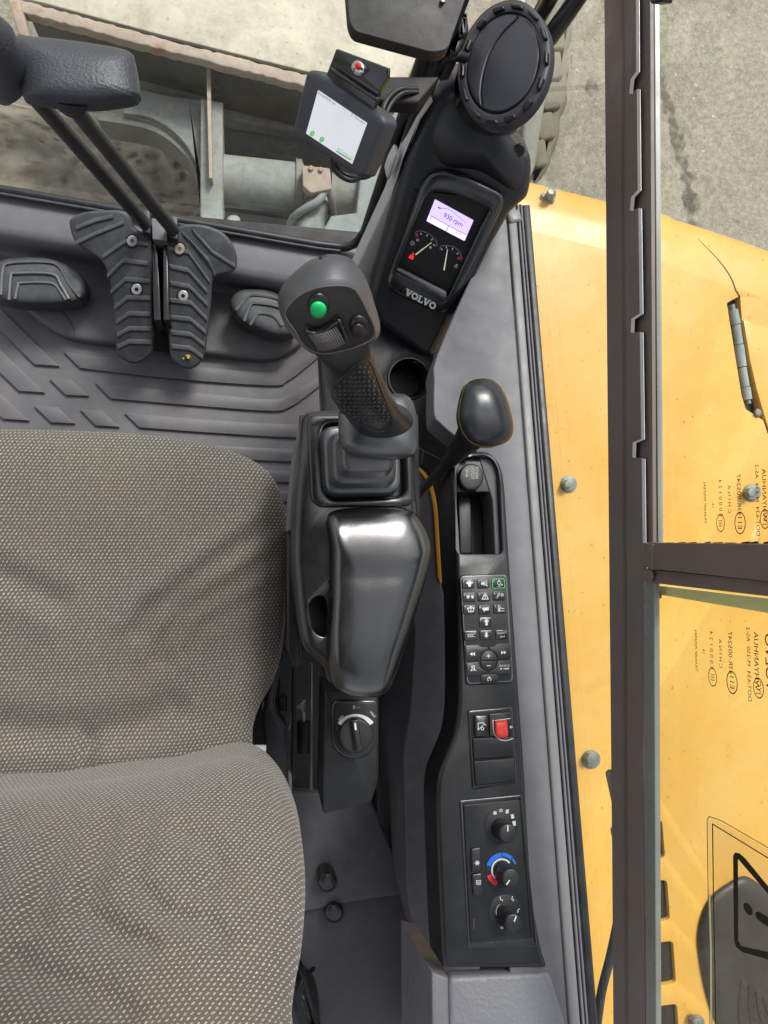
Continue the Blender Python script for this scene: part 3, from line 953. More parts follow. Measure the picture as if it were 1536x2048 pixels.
# glazing
def pane(name, y0, y1, z0, z1, x, parent, mat=m_glass):
    return mk(name, [(x, y0, z0), (x, y1, z0), (x, y1, z1), (x, y0, z1)], [(0, 1, 2, 3)], mat, parent, 0)
ZB = at(1300, 1000, GL).z
YP = at(1300, 1128, GL).y
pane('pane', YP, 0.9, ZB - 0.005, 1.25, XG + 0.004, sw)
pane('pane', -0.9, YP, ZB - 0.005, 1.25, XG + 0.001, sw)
y0, y1 = -0.9, 0.75
def sillz(y):
    t = (y - _sa.y) / (_sb.y - _sa.y)
    return _sa.z + (_sb.z - _sa.z) * t
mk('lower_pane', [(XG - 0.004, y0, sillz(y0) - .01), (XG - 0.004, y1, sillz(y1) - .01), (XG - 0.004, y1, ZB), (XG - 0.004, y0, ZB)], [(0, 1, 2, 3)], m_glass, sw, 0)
# etched lettering, printed to be read from outside
RT, UP = Vector((0, 1, 0)), Vector((0, 0, 1))
def etched(s, px, py, h, sx=1.0):
    p = GL.hit(px, py); p.x = XG - 0.0005
    text_w(s, p, RT, UP, h, m_blackp, sw, sx=sx)
def ring_w(px, py, ry, rz, w, parent=sw, letters=None, h=0.003):
    p = GL.hit(px, py); p.x = XG - 0.0005
    n = 28
    vs, fs = [], []
    for k in range(n):
        a = 2 * math.pi * k / n
        vs.append(p + RT * (ry * math.cos(a)) + UP * (rz * math.sin(a)))
        vs.append(p + RT * ((ry - w) * math.cos(a)) + UP * ((rz - w) * math.sin(a)))
    for k in range(n):
        j = (k + 1) % n
        fs.append((2 * k, 2 * j, 2 * j + 1, 2 * k + 1))
    mk('approval_mark', vs, fs, m_blackp, sw, 0)
    if letters: text_w(letters, p, RT, UP, h, m_blackp, sw)
def etched_block(cols, big):
    for kind, px, py, h, s in cols:
        if kind == 't': etched(s, px, py, h)
        else: ring_w(px, py, h * 1.5, h * 1.15, h * .16, letters=s, h=h * .9)
etched_block([('t', 1411, 1005, .0038, 'TRANSP.70%MIN.'), ('t', 1427, 1008, .0036, '16 .'), ('t', 1442, 996, .0046, 'E 0 0 0 1 2 4'),
              ('r', 1442, 1046, .0055, '((('), ('t', 1460, 998, .0042, 'C H I N A'), ('t', 1479, 990, .0052, '43R-005247'), ('r', 1481, 1046, .0066, 'E11'),
              ('t', 1516, 1000, .0044, 'DOT-634  M-634  AS-2'), ('t', 1530, 990, .0052, 'WHYANHUA'), ('r', 1531, 1038, .0055, 'JYC')], 0)
etched_block([('t', 1393, 1300, .0038, 'TRANSP.70%MIN.'), ('t', 1409, 1297, .0036, '16 . .'), ('t', 1424, 1300, .0048, 'E 0 0 0 1 2 4'),
              ('r', 1426, 1354, .0058, '((('), ('t', 1442, 1307, .0044, 'C H I N A'), ('t', 1462, 1306, .0054, '43R-005247'), ('r', 1465, 1365, .0068, 'E11'),
              ('t', 1499, 1328, .0046, 'DOT-634  M-250  AS-2'), ('t', 1514, 1322, .0058, 'WHYANHUA'), ('r', 1518, 1376, .0058, 'JYC'),
              ('t', 1540, 1325, .010, 'VOLVO')], 0)
p_ = GL.hit(1142, 128)
for s, px, py, h in (('01NHTJ', 1142, 124, .004), ('43R', 1134, 150, .003), ('AS2', 1131, 196, .003)):
    q = Pl((XG - 0.0045, 0, 0), (1, 0, 0)).hit(px, py)
    text_w(s, q, RT, UP, h, m_blackp, sw)
# triangle sticker on the rear pane
stk = thing('warning_sticker', at(1480, 1800, GL), 'transparent warning sticker with black triangle on the rear side pane', 'sticker')
SK = Pl((XG - 0.0008, 0, 0), (1, 0, 0))
def inkline(pts, w, name, mat=m_blackp, dz=0.0):
    print_px(stroke2(pts, w), SK, mat, stk, dz=dz, name=name)
print_px([[(1420, 2140), (1414, 1638), (1420, 1634), (1700, 1790), (1700, 2140)]], SK, m_film, stk, dz=0.0, name='film')
inkline([(1420, 2140), (1418, 1900), (1414, 1640), (1418, 1633), (1440, 1640), (1700, 1790)], 1.6, 'sticker_edge', m_bolt)
inkline([(1423, 2140), (1422, 1900), (1419, 1790)], 3.5, 'pale_edge', m_frost, dz=0.0001)
inkline([(1432, 2140), (1430, 1950), (1427, 1800), (1425, 1648), (1536, 1716), (1700, 1816)], 2.2, 'border_line', dz=0.0002)
print_px([crv([(1466, 1712), (1470, 1705), (1478, 1706), (1490, 1716), (1536, 1772), (1700, 1970), (1694, 1990), (1536, 1788), (1476, 1718), (1476, 1880), (1482, 1892), (1536, 1904), (1700, 1945), (1700, 1962), (1536, 1919), (1484, 1904), (1472, 1894), (1468, 1880)], 1)], SK, m_blackp, stk, dz=0.0004, name='triangle')
print_px([circ(1496, 1818, 7, 14, -28)], SK, m_blackp, stk, dz=0.0004, name='exclamation_dot')
print_px([rpoly([(1510, 1826), (1516, 1822), (1700, 1935), (1690, 1950), (1524, 1846), (1512, 1836)], 4)], SK, m_blackp, stk, dz=0.0004, name='exclamation_stroke')
ptube('cable', [(1240, 1800, .58), (1234, 1850, .58), (1219, 1920, .57), (1202, 1990, .56), (1188, 2100, .55)], 0.006, m_rubber, sw)

# ------------------------------------------------------------------ cab shell
fl = plate('cab_floor', [(-700, 330), (780, 470), (1000, 470), (1010, 2300), (-700, 2300)], -0.012, m_deep, None, thick=0.03, ch=0)
tag(fl, 'dark floor pan under the cab', None, kind='structure')

# unseen roof and post, added for interior shade and the armrest's reflection
def slab(name, x0, x1, y0, y1, z0, z1, mat, parent=None):
    v = [(x, y, z) for z in (z0, z1) for x, y in ((x0, y0), (x1, y0), (x1, y1), (x0, y1))]
    return mk(name, v, [(0, 1, 2, 3), (4, 5, 6, 7), (0, 1, 5, 4), (1, 2, 6, 5), (2, 3, 7, 6), (3, 0, 4, 7)], mat, parent, 20)
tag(slab('unseen_cab_roof', -0.95, 0.13, -1.15, 0.34, 1.70, 1.74, m_lining), 'unseen grey cab roof added to shade the interior', None, kind='structure')
tube('unseen_roof_post', [Vector((XG, YP, 1.0)), Vector((XG - .02, YP, 1.35)), Vector((XG - .10, YP, 1.60)), Vector((0.11, YP, 1.715))], 0.03, m_bar, sw, 12)

# front ledge under the window
def ys(x): return 383 + 0.172 * x
rows = [(-8, 0.08), (0, 0.118), (6, 0.122), (10, 0.123), (40, 0.121), (66, 0.119), (78, 0.116), (88, 0.109), (97, 0.095), (104, 0.075), (110, 0.052), (116, 0.034), (124, 0.027), (165, 0.012)]
V, Fc = [], []
colsx = [-700 + 90 * k for k in range(17)]
for dy, z in rows:
    for x in colsx:
        V.append(at(x, ys(x) + dy, z))
nC = len(colsx)
for i in range(len(rows) - 1):
    for j in range(nC - 1):
        Fc.append((i * nC + j, i * nC + j + 1, (i + 1) * nC + j + 1, (i + 1) * nC + j))
lg = mk('front_ledge', V, Fc, m_lining, None, 60)
tag(lg, 'grey plastic ledge with rounded edge under the front window', 'ledge')

# raised foot platform
fp = thing('foot_platform', at(300, 640, 0.02), 'smooth raised grey floor plate carrying the travel pedals', 'floor plate')
plate('plate', [(-300, 470)] + crv([(-60, 575), (30, 605), (75, 640), (125, 671), (190, 684), (230, 688), (330, 697), (410, 706), (500, 717), (545, 716), (575, 704), (600, 688)], 5, closed=False) + [(660, 600), (640, 540), (300, 480), (0, 430)], 0.026, m_floor, fp, thick=0.03, ch=0.010)
print_px(stroke2(crv([(119, 611), (130, 630), (142, 645), (148, 660), (149, 676)], 3, closed=False), 1.2), 0.026, m_deep, fp, dz=0.0006, name='crack')

# ribbed rubber mat
mt = thing('floor_mat', at(300, 800, 0), 'black grey ribbed rubber floor mat between the seat and the pedals', 'floor mat')
plate('base', [(-500, 500), (-60, 560), (700, 640), (700, 1120), (-500, 1120)], 0.0, m_floor, mt, thick=0.01, ch=0)
def pad(pts):
    plate('tread', pts, 0.0075, m_floor, mt, thick=0.009, ch=0.0016, seg=2)
def long_pad(tl, bl, up, lo):
    pad([tl] + crv([tl] + up, 4, closed=False)[1:] + list(reversed(crv([bl] + lo, 4, closed=False))))
long_pad((127, 703), (160, 736), [(330, 726), (521, 743), (560, 735), (600, 708), (650, 668)], [(330, 756), (537, 771), (575, 762), (612, 735), (660, 695)])
long_pad((190, 765), (221, 797), [(400, 786), (537, 798), (575, 790), (610, 768), (660, 730)], [(400, 812), (542, 822), (580, 814), (616, 790), (665, 752)])
long_pad((249, 826), (279, 855), [(430, 840), (583, 848), (620, 838), (665, 805)], [(430, 866), (592, 875), (625, 866), (670, 835)])
long_pad((310, 880), (340, 905), [(450, 892), (600, 898), (660, 890)], [(470, 918), (600, 923), (665, 915)])
long_pad((370, 925), (400, 950), [(480, 936), (600, 942), (660, 938)], [(500, 960), (600, 966), (660, 962)])
long_pad((430, 968), (450, 990), [(520, 978), (600, 983), (660, 980)], [(520, 1000), (600, 1005), (660, 1002)])
pad([(-40, 576), (117, 732), (69, 729), (-40, 622)])
pad([(-40, 660), (88, 785), (38, 782), (-40, 708)])
pad([(-40, 748), (57, 841), (6, 838), (-40, 794)])
pad([(99, 758), (145, 759), (177, 792), (131, 790)])
pad([(68, 812), (116, 814), (149, 847), (102, 845)])
pad([(160, 819), (206, 821), (238, 854), (191, 851)])

# front window
SEALZ = 0.13
fw = thing('front_window', at(300, 430, SEALZ), 'lower front window pane held by a black rubber seal', 'window')
run = [(-500, ys(-500) - 6), (0, ys(0) - 4), (300, ys(300) - 4), (600, ys(600) - 3), (660, 492)]
P0 = [at(x, y, SEALZ) for x, y in run]
cn = [at(690, 494, SEALZ + .002), at(712, 485, SEALZ + .012), at(726, 468, SEALZ + .035), at(734, 450, SEALZ + .07)]
top = cn[-1].copy(); top.z = 1.1
pth = [tuple(p) for p in P0] + [tuple(p) for p in cn] + [tuple(cn[-1].lerp(top, .5)), tuple(top)]
pth = [Vector(p) for p in crv(pth, 5, closed=False)]
tube('seal', pth, 0.0085, m_rubber, fw, 12)
tube('seal_bead', [p + Vector((0.0, -0.009, 0.004)) for p in pth[:24]], 0.003, m_pedal, fw, 8)
gA, gB = P0[0], cn[-1]
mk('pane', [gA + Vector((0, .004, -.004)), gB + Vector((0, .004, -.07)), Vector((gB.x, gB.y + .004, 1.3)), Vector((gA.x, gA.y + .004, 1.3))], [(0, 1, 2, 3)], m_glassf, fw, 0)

# corner pillar rising at the right of the front window
pl = thing('corner_pillar', at(748, 452, 0.2), 'dark upright corner pillar of the cab beside the front window', 'pillar')
base = [(734, 474), (748, 460), (758, 470), (744, 484)]
bq = [at(x, y, 0.16) for x, y in base]
loft('post', [[Vector((p.x, p.y, z)) for p in bq] for z in (0.05, 0.30, 0.5, 0.7, 0.82)], m_black, pl, smooth=30)
# pale trim strip between window and dashboard
tm = thing('pillar_trim', at(760, 480, 0.4), 'pale grey trim strip running up beside the instrument pod', 'trim strip')
TS = P3((724, 560, .34), (840, 240, .58), (800, 560, .34))
plate('strip', [(708, 548), (716, 528), (776, 400), (800, 335), (833, 238), (852, 205), (862, 190), (866, 205), (842, 240), (810, 318), (738, 580), (722, 566)], TS, m_trim, tm, thick=0.03, ch=0.003)
ptube('edge_seal', [(706, 545, .33), (770, 405, .42), (796, 330, .48), (832, 225, .58), (862, 160, .62)], 0.006, m_rubber, tm)
plate('clip', rpoly([(779, 330), (792, 306), (800, 312), (788, 345), (776, 362), (772, 352)], 3), TS.off(-.002), m_trim, tm, thick=0.02, ch=0.002)

# ------------------------------------------------------------------ sloping window sill and grey lining at the right
ln = thing('side_lining', at(1000, 1000, SILL), 'smooth grey plastic side lining between the black console and the sill', 'lining')
LS = SILL.off(-0.004)
def sx(t, y):   # sill lines, t 0..1 from inner to outer edge
    xi = 1012 + 0.0758 * (y - 420)
    xo = 1062 + 0.0835 * (y - 420)
    return xi + (xo - xi) * t
inner = [(sx(0.03, y), y) for y in (415, 700, 1000, 1400, 1800, 2200)]
plate('panel', crv([(1030, 405), (1000, 440), (935, 570), (872, 716), (868, 760), (868, 828), (880, 846), (905, 868), (955, 905)], 3, closed=False) + [(985, 1000), (1000, 1300), (1010, 1600), (1020, 1950), (1000, 2200)] + list(reversed(inner)), LS, m_lining, ln, thick=0.05, ch=0.002)
si = thing('window_sill', at(1120, 1300, SILL), 'long window sill with pale channel, grooves and black rubber lip', 'sill')
YY = (408, 700, 1000, 1300, 1600, 1900, 2200)
def strip(name, t0, t1, dz, mat, th=0.02, ch=0.0008):
    plate(name, [(sx(t0, y), y) for y in YY] + [(sx(t1, y), y) for y in reversed(YY)], SILL.off(dz), mat, si, thick=th, ch=ch)
strip('groove', 0.0, 0.07, -0.007, m_deep, ch=0)
strip('channel_strip', 0.07, 0.42, 0.000, m_chan, ch=0.003)
strip('groove', 0.42, 0.47, -0.006, m_deep, ch=0)
strip('ridge', 0.47, 0.56, -0.001, m_lining, ch=0.0015)
strip('groove', 0.56, 0.60, -0.006, m_deep, ch=0)
strip('ridge', 0.60, 0.68, -0.002, m_lining, ch=0.0015)
strip('rubber_lip', 0.69, 1.0, 0.000, m_rubber, th=0.05, ch=0.004)
plate('end_cap', rpoly([(1014, 424), (1022, 414), (1040, 418), (1046, 440), (1020, 446)], 5), SILL.off(0.003), m_chan, si, thick=0.02, ch=0.004)

# ------------------------------------------------------------------ travel pedals with levers
PED = P3((270, 730, 0.09), (270, 440, 0.185), (380, 730, 0.09))
def pz(): return PED
def pedal(out, ribs, screws, label, rod, rodr):
    t = thing('travel_pedal', at(out[0][0], out[0][1], 0.03), label, 'pedal', 'travel pedals in front of the seat')
    base = plate('tread_plate', out, PED, m_pedal, t, thick=0.022, ch=0.005)
    for r in ribs:
        a, b, c, w = r
        up_ = [a, b, c]
        lo_ = [(a[0] + (2 if a[0] < c[0] else -2), a[1] + w), (b[0] + 1, b[1] + w * 1.05), (c[0], c[1] + w)]
        plate('rib', up_ + list(reversed(lo_)), PED.off(0.0035), m_worn, base, thick=0.0045, ch=0.0012, seg=2)
    for x, y in screws:
        plate('screw', circ(x, y, 10.5, 11.5, n=24), PED.off(0.004), m_rusty if (x, y) == (359, 498) else m_steel, t, thick=0.006, ch=0.0018, holes=[circ(x, y, 4.5, n=6)])
        plate('screw_seat', circ(x, y, 13.5, 14.5, n=24), PED.off(0.001), m_deep, t, thick=0.002, ch=0)
        plate('screw_socket', circ(x, y, 5, n=6), PED.off(0.0012), m_deep, t, thick=0.001, ch=0)
    return t
L_out = crv([(138, 449), (144, 434), (175, 423), (233, 420), (256, 429), (267, 455), (290, 468), (303, 482), (306, 580), (306, 688), (297, 713), (271, 728), (246, 720), (231, 697), (227, 613), (217, 555), (204, 524), (179, 505), (150, 484)], 4)
R_out = crv([(334, 480), (358, 452), (400, 449), (442, 463), (467, 492), (474, 522), (467, 542), (437, 551), (425, 562), (421, 613), (414, 672), (408, 713), (392, 734), (371, 738), (346, 722), (338, 697), (335, 590)], 4)
Lr = [((150, 452), (190, 436), (226, 428), 8), ((150, 482), (192, 462), (248, 440), 8), ((203, 510), (250, 478), (296, 484), 8), ((213, 548), (246, 516), (297, 522), 9),
      ((220, 580), (250, 553), (300, 558), 9), ((227, 612), (254, 590), (302, 592), 9), ((231, 640), (258, 622), (302, 624), 9), ((233, 666), (258, 652), (303, 653), 9), ((234, 690), (258, 678), (303, 680), 9)]
Rr = [((384, 456), (425, 500), (470, 528), 8), ((364, 462), (416, 515), (430, 545), 8), ((336, 492), (376, 500), (420, 560), 8), ((338, 528), (376, 536), (414, 578), 9),
      ((340, 562), (378, 568), (416, 606), 9), ((340, 596), (380, 600), (414, 634), 9), ((341, 630), (380, 634), (411, 660), 9), ((341, 660), (380, 664), (409, 686), 9), ((342, 688), (380, 692), (406, 710), 9)]
pL = pedal(L_out, Lr, [(264, 482), (273, 579)], 'black ribbed travel pedal farther from the joystick with two clean silver screws', None, None)
pR = pedal(R_out, Rr, [(359, 498), (366, 592)], 'black ribbed travel pedal nearer the joystick, its upper screw rusty', None, None)
def chip(x, y, s, seed, parent, mat=m_yline):
    q = random.Random(seed)
    print_px([[(x + s * q.uniform(.4, 1) * math.cos(k), y + s * q.uniform(.4, 1) * math.sin(k)) for k in (0, .9, 1.8, 2.7, 3.6, 4.5, 5.4)]], PED, mat, parent, dz=0.0045, name='paint_chip')
chip(376, 712, 6, 5, pR); chip(367, 717, 3, 8, pR)
# pedal bracket between the two
br = thing('pedal_bracket', at(318, 600, 0.03), 'black steel bracket in the slot between the two travel pedals', 'bracket')
plate('cheek', [(304, 480), (313, 476), (322, 640), (308, 640)], 0.16, m_gloss, br, thick=0.10, ch=0.001)
plate('cheek', [(326, 480), (334, 484), (338, 640), (327, 640)], 0.165, m_gloss, br, thick=0.10, ch=0.001)
plate('web', [(312, 478), (328, 480), (330, 640), (316, 640)], 0.10, m_deep, br, thick=0.05, ch=0)
plate('cover', [(303, 436), (334, 440), (334, 482), (305, 478)], 0.185, m_lining, br, thick=0.08, ch=0.001)
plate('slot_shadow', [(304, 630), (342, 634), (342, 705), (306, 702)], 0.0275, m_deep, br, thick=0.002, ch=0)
dome('bolt', circ(313, 612, 5, 7), 0.12, 0.006, m_yline, br, rings=4)
plate('spacer', [(308, 618), (322, 616), (324, 636), (309, 636)], 0.115, m_trim, br, thick=0.02, ch=0.001)
# levers
def lever(base, top, r0, r1, label, grip):
    t = thing('travel_lever', at(base[0], base[1], base[2]), label, 'lever', 'tall travel levers')
    a, b = at(*base), at(*top)
    tube('rod', [a.lerp(b, k / 12) for k in range(13)], [r0 + (r1 - r0) * k / 12 for k in range(13)], m_rod, t, 16)
    plate('tab', [(base[0] - 8, base[1] - 30), (base[0] + 8, base[1] - 26), (base[0] + 9, base[1] + 18), (base[0] - 7, base[1] + 14)], base[2] + .004, m_rod, t, thick=0.05, ch=0.001)
    return t
t1 = lever((291, 448, 0.19), (14, 130, 0.66), 0.0112, 0.0100, 'tall thin lever rising to a black grip at the left edge', None)
tube('grip', [at(6, 190, 0.60), at(8, 165, 0.63), at(4, 120, 0.68), at(-16, 80, 0.72), at(-60, 40, 0.74)], [0.012, 0.021, 0.0235, 0.024, 0.022], m_gripr, t1, 20)
t2 = lever((346, 460, 0.19), (140, 205, 0.62), 0.0112, 0.0100, 'tall thin lever topped by a wide black rounded grip', None)
gs_ = [(24, 78, 26), (32, 70, 0)]
go = crv([(24, 82), (34, 71), (60, 72), (160, 83), (238, 96), (262, 106), (270, 122), (279, 180), (276, 192), (258, 202), (180, 211), (90, 204), (52, 196), (42, 182), (30, 120)], 4)
dome('grip', go, 0.655, 0.028, m_gripr, t2, p=3.2, q=0.55, rings=14, skirt=0.012)
loft('grip_neck', [[at(x, y, 0.66) for x, y in circ(140, 196, 46, 16, 8, 20)], [at(x, y, 0.645) for x, y in circ(140, 212, 34, 14, 8, 20)], [at(x, y, 0.62) for x, y in circ(146, 226, 22, 9, 8, 20)], [at(x, y, 0.61) for x, y in circ(148, 230, 16, 7, 8, 20)]], m_rubber, t2)

# foot rests
def footrest(out, arches, S, label):
    t = thing('foot_rest', at(out[0][0], out[0][1], 0.03), label, 'foot rest', 'rubber foot rests')
    dome('pad', out, S, 0.012, m_pedal, t, p=5, rings=10, skirt=0.04)
    for a in arches:
        c = crv(a, 4, closed=False)
        ptube('rib', [(x, y, z) for x, y, z in c], 0.003, m_worn, t, n=6, sub=1)
    return t
def zt(pts, z): return [(x, y, z) for x, y in pts]
footrest(crv([(-30, 560), (-10, 528), (20, 517), (80, 515), (120, 524), (155, 543), (170, 565), (168, 590), (150, 604), (100, 609), (40, 607), (0, 600), (-26, 588)], 5),
         [zt([(2, 590), (6, 540), (20, 526), (90, 524), (118, 533), (140, 570), (160, 594)], .1065), zt([(18, 600), (22, 552), (30, 547), (104, 548), (122, 570), (138, 598)], .109), zt([(30, 598), (36, 572), (42, 566), (102, 566), (120, 582), (132, 600)], .108)], 0.095, 'oval black rubber foot rest with arched ribs at the left edge')
footrest(crv([(461, 612), (466, 592), (485, 580), (530, 580), (560, 590), (590, 610), (600, 640), (585, 668), (550, 670), (520, 660), (480, 640)], 5),
         [zt([(472, 620), (490, 600), (505, 590), (550, 596), (575, 612)], .1065), zt([(488, 642), (500, 612), (512, 606), (552, 612), (570, 624), (574, 650)], .109), zt([(500, 650), (512, 632), (522, 626), (548, 632), (564, 652)], .108)], 0.095, 'small black rubber foot rest half hidden behind the joystick head')

# ------------------------------------------------------------------ seat
UVS = 1 / 0.0054, 1 / 0.0046
def polyd(x, y, pts):
    best, side = 1e9, 0
    for i in range(len(pts) - 1):
        ax_, ay_ = pts[i]; bx_, by_ = pts[i + 1]
        dx, dy = bx_ - ax_, by_ - ay_
        tt = max(0, min(1, ((x - ax_) * dx + (y - ay_) * dy) / (dx * dx + dy * dy)))
        qx, qy = ax_ + dx * tt, ay_ + dy * tt
        dd = math.hypot(x - qx, y - qy)
        if dd < best:
            best = dd; side = (dx * (y - qy) - dy * (x - qx))
            fade = min(1, tt * 3 if i == 0 else 1, (1 - tt) * 3 if i == len(pts) - 2 else 1)
            bf = fade
    return best, (1 if side > 0 else -1), bf
creases_c = [([(575, 1030), (470, 1100), (380, 1165), (300, 1225), (262, 1290)], 0.0097, 22), ([(590, 1085), (470, 1165), (370, 1220), (325, 1290), (318, 1340)], 0.0089, 22),
             ([(580, 1160), (480, 1210), (400, 1255), (360, 1330)], 0.0048, 20), ([(-60, 1120), (60, 1175), (150, 1222)], 0.0083, 30), ([(-80, 1440), (80, 1462), (200, 1462), (300, 1440), (380, 1400)], 0.0110, 36), ([(180, 1450), (172, 1520), (180, 1580)], 0.0110, 20)]
creases_b = [([(300, 1600), (285, 1680), (270, 1760), (330, 1830), (420, 1850), (460, 1900)], 0.0077, 24), ([(240, 1610), (200, 1720), (170, 1820), (240, 1880), (330, 1890)], 0.0077, 26),
             ([(320, 1640), (420, 1690), (440, 1740), (400, 1800)], 0.0065, 24), ([(130, 1640), (90, 1760), (60, 1880)], 0.0077, 30), ([(0, 1900), (80, 1960), (200, 2000), (280, 2060)], 0.0090, 40), ([(40, 1600), (20, 1700), (-40, 1800)], 0.0077, 30)]
def creased(x, y, cr):
    z = 0
    for pts, a, w in cr:
        dd, sd, fd = polyd(x, y, pts)
        if dd < w * 3:
            z -= a * fd * math.exp(-(dd / w) ** 2)
            z += a * .45 * fd * math.exp(-((dd - w * 1.6) / w) ** 2) * (1 if sd > 0 else .5)
    return z
def dense(pts, n):
    return crv(pts, n)
seat = thing('operator_seat', at(0, 1400, 0.0), 'operator seat in woven grey beige fabric with cushion and backrest', 'seat')
cush = dense([(575, 1100), (573, 1200), (564, 1300), (546, 1362), (520, 1410), (505, 1460), (502, 1540), (480, 1640), (200, 1690), (-300, 1690), (-640, 1640), (-690, 1400), (-690, 1100), (-640, 930), (-400, 880), (-150, 862), (0, 858), (150, 861), (300, 870), (420, 890), (500, 918), (545, 955), (568, 1010)], 12)
def zc(x, y, s):
    z = creased(x, y, creases_c) * min(1, (1 - s) * 8)
    z += 0.004 * noise.noise(Vector((x * .006, y * .006, 0.3)))
    return z
dome('cushion', cush, 0.405, 0.062, m_fabric, seat, p=7, q=0.5, rings=110, skirt=0.10, zf=zc, uvf=lambda P, x, y: (P.x * UVS[0], P.y * UVS[1]), centre=(-60, 1270))
BK = P3((400, 1520, 0.53), (400, 2048, 0.80), (-200, 1520, 0.53))
bk = dense([(608, 1720), (610, 1800), (602, 1900), (588, 1980), (584, 2060), (600, 2260), (560, 2420), (200, 2480), (-300, 2480), (-560, 2300), (-640, 2000), (-640, 1750), (-560, 1640), (-300, 1590), (-100, 1584), (0, 1580), (100, 1571), (300, 1546), (420, 1522), (486, 1513), (530, 1533), (570, 1580), (596, 1645)], 12)
def zb(x, y, s):
    z = creased(x, y, creases_b) * min(1, (1 - s) * 6)
    z += 0.006 * noise.noise(Vector((x * .007, y * .007, 7.3)))
    return z
dome('backrest', bk, BK, 0.085, m_fabric, seat, p=5, q=0.5, rings=110, skirt=0.06, zf=zb, uvf=lambda P, x, y: (P.x * UVS[0], (P.y - P.z * .9) * UVS[1] * 0.95), centre=(-20, 1960))
plate('cushion_pan', [(560, 1000), (556, 1320), (498, 1470), (490, 1600), (-600, 1640), (-600, 980)], 0.32, m_deep, seat, thick=0.05, ch=0.004)
plate('pedestal', [(480, 1040), (480, 1600), (-500, 1600), (-500, 1040)], 0.27, m_deep, seat, thick=0.27, ch=0.004)

# seat side bracket, adjuster and slide rail
sb = thing('seat_bracket', at(555, 1480, 0.2), 'dusty black plastic bracket beside the seat joint', 'bracket')
plate('cover', crv([(545, 1330), (562, 1335), (551, 1400), (556, 1430), (572, 1452), (576, 1480), (582, 1540), (582, 1600), (575, 1620), (532, 1620), (529, 1540), (528, 1480), (525, 1440), (529, 1410), (534, 1375)], 3), 0.36, m_black, sb, thick=0.05, ch=0.005)
tube('pivot_pin', [at(510, 1498, 0.385), at(532, 1498, 0.385)], [0.006, 0.006], m_trim, sb, 14)
plate('stop', rpoly([(524, 1410), (532, 1396), (532, 1418), (526, 1424)], 3), 0.35, m_trim, sb, thick=0.02, ch=0.002)
plate('skirt', [(576, 1540), (584, 1550), (584, 1600), (578, 1590)], 0.365, m_lining, sb, thick=0.03, ch=0.001)
rl = thing('slide_rail', at(610, 1450, 0.05), 'dark slide rail and gas strut under the armrest', 'slide rail')
plate('beam', [(585, 1340), (592, 1340), (590, 1560), (584, 1560)], 0.30, m_black, rl, thick=0.03, ch=0.001)
plate('edge', [(622, 1330), (625, 1330), (625, 1582), (621, 1582)], 0.28, m_lining, rl, thick=0.02, ch=0.0005)
plate('backing', [(560, 1300), (660, 1300), (660, 1620), (560, 1620)], 0.12, m_deep, rl, thick=0.05, ch=0)
tube('strut', [at(606, 1442, 0.24), at(607, 1505, 0.24)], 0.0105, m_black, rl, 16)
tube('strut_rod', [at(606, 1400, 0.24), at(606, 1442, 0.24)], 0.004, m_steel, rl, 10)
plate('block', rpoly([(555, 1394), (574, 1394), (574, 1424), (558, 1424)], 4), 0.27, m_black, rl, thick=0.03, ch=0.002)
plate('tab', [(590, 1416), (606, 1403), (610, 1405), (611, 1426), (603, 1420)], 0.26, m_lining, rl, thick=0.004, ch=0.0005)
ptube('wire', [(584, 1422, .28), (582, 1445, .28), (578, 1460, .28)], 0.0014, m_trim, rl, n=6)
plate('upper_block', rpoly([(556, 1302), (584, 1306), (584, 1362), (558, 1366)], 3), 0.30, m_black, rl, thick=0.03, ch=0.002)

# ------------------------------------------------------------------ rear floor panels
rp = thing('floor_cover', at(700, 1700, 0.2), 'dark grey textured cover panel behind the armrest with a rolled lower edge', 'cover panel')
plate('panel', [(560, 1580), (700, 1590), (742, 1600), (790, 1712), (812, 1782), (806, 1790), (700, 1806), (606, 1826), (560, 1832)], 0.20, m_rear, rp, thick=0.02, ch=0.006)
rq = thing('rear_cover', at(720, 1950, 0.15), 'dark grey textured rear cover panel at the bottom beside the backrest', 'cover panel')
plate('panel', [(540, 1770), (810, 1770), (818, 1860), (850, 1985), (866, 2060), (866, 2200), (540, 2200)], 0.165, m_rear, rq, thick=0.03, ch=0.004)
def knurl(px, py, S, label):
    t = thing('thumb_screw', at(px, py, S), label, 'thumb screw', 'knurled thumb screws')
    n = 40
    S = SS(S)
    O = [(px + (17 + (0.9 if k % 2 else -0.6)) * math.cos(2 * math.pi * k / n), py + (18 + (0.9 if k % 2 else -0.6)) * math.sin(2 * math.pi * k / n)) for k in range(n)]
    plate('cap', O, S.off(0.044), m_gloss, t, thick=0.040, ch=0.004, smooth=25)
    plate('collar', circ(px, py, 20, 21), S.off(0.004), m_deep, t, thick=0.004, ch=0.001)
knurl(655, 1764, 0.20, 'black knurled thumb screw above the panel joint')
knurl(668, 1826, 0.165, 'black knurled thumb screw just below the panel joint')
bt = thing('lever_boot', at(610, 2000, 0.17), 'crumpled black cloth boot with straps behind the backrest edge', 'boot')
dome('boot', crv([(560, 1930), (592, 1925), (622, 1945), (636, 1985), (640, 2060), (630, 2140), (560, 2140)], 5), 0.17, 0.05, m_rubber, bt, p=2.5, rings=12, zf=lambda x, y, s: 0.008 * noise.noise(Vector((x * .06, y * .06, 2))) * (1 - s))
ptube('strap', [(588, 1918, .20), (606, 1952, .235), (618, 1990, .235), (630, 2040, .215), (640, 2080, .19)], 0.004, m_deep, bt, n=6)
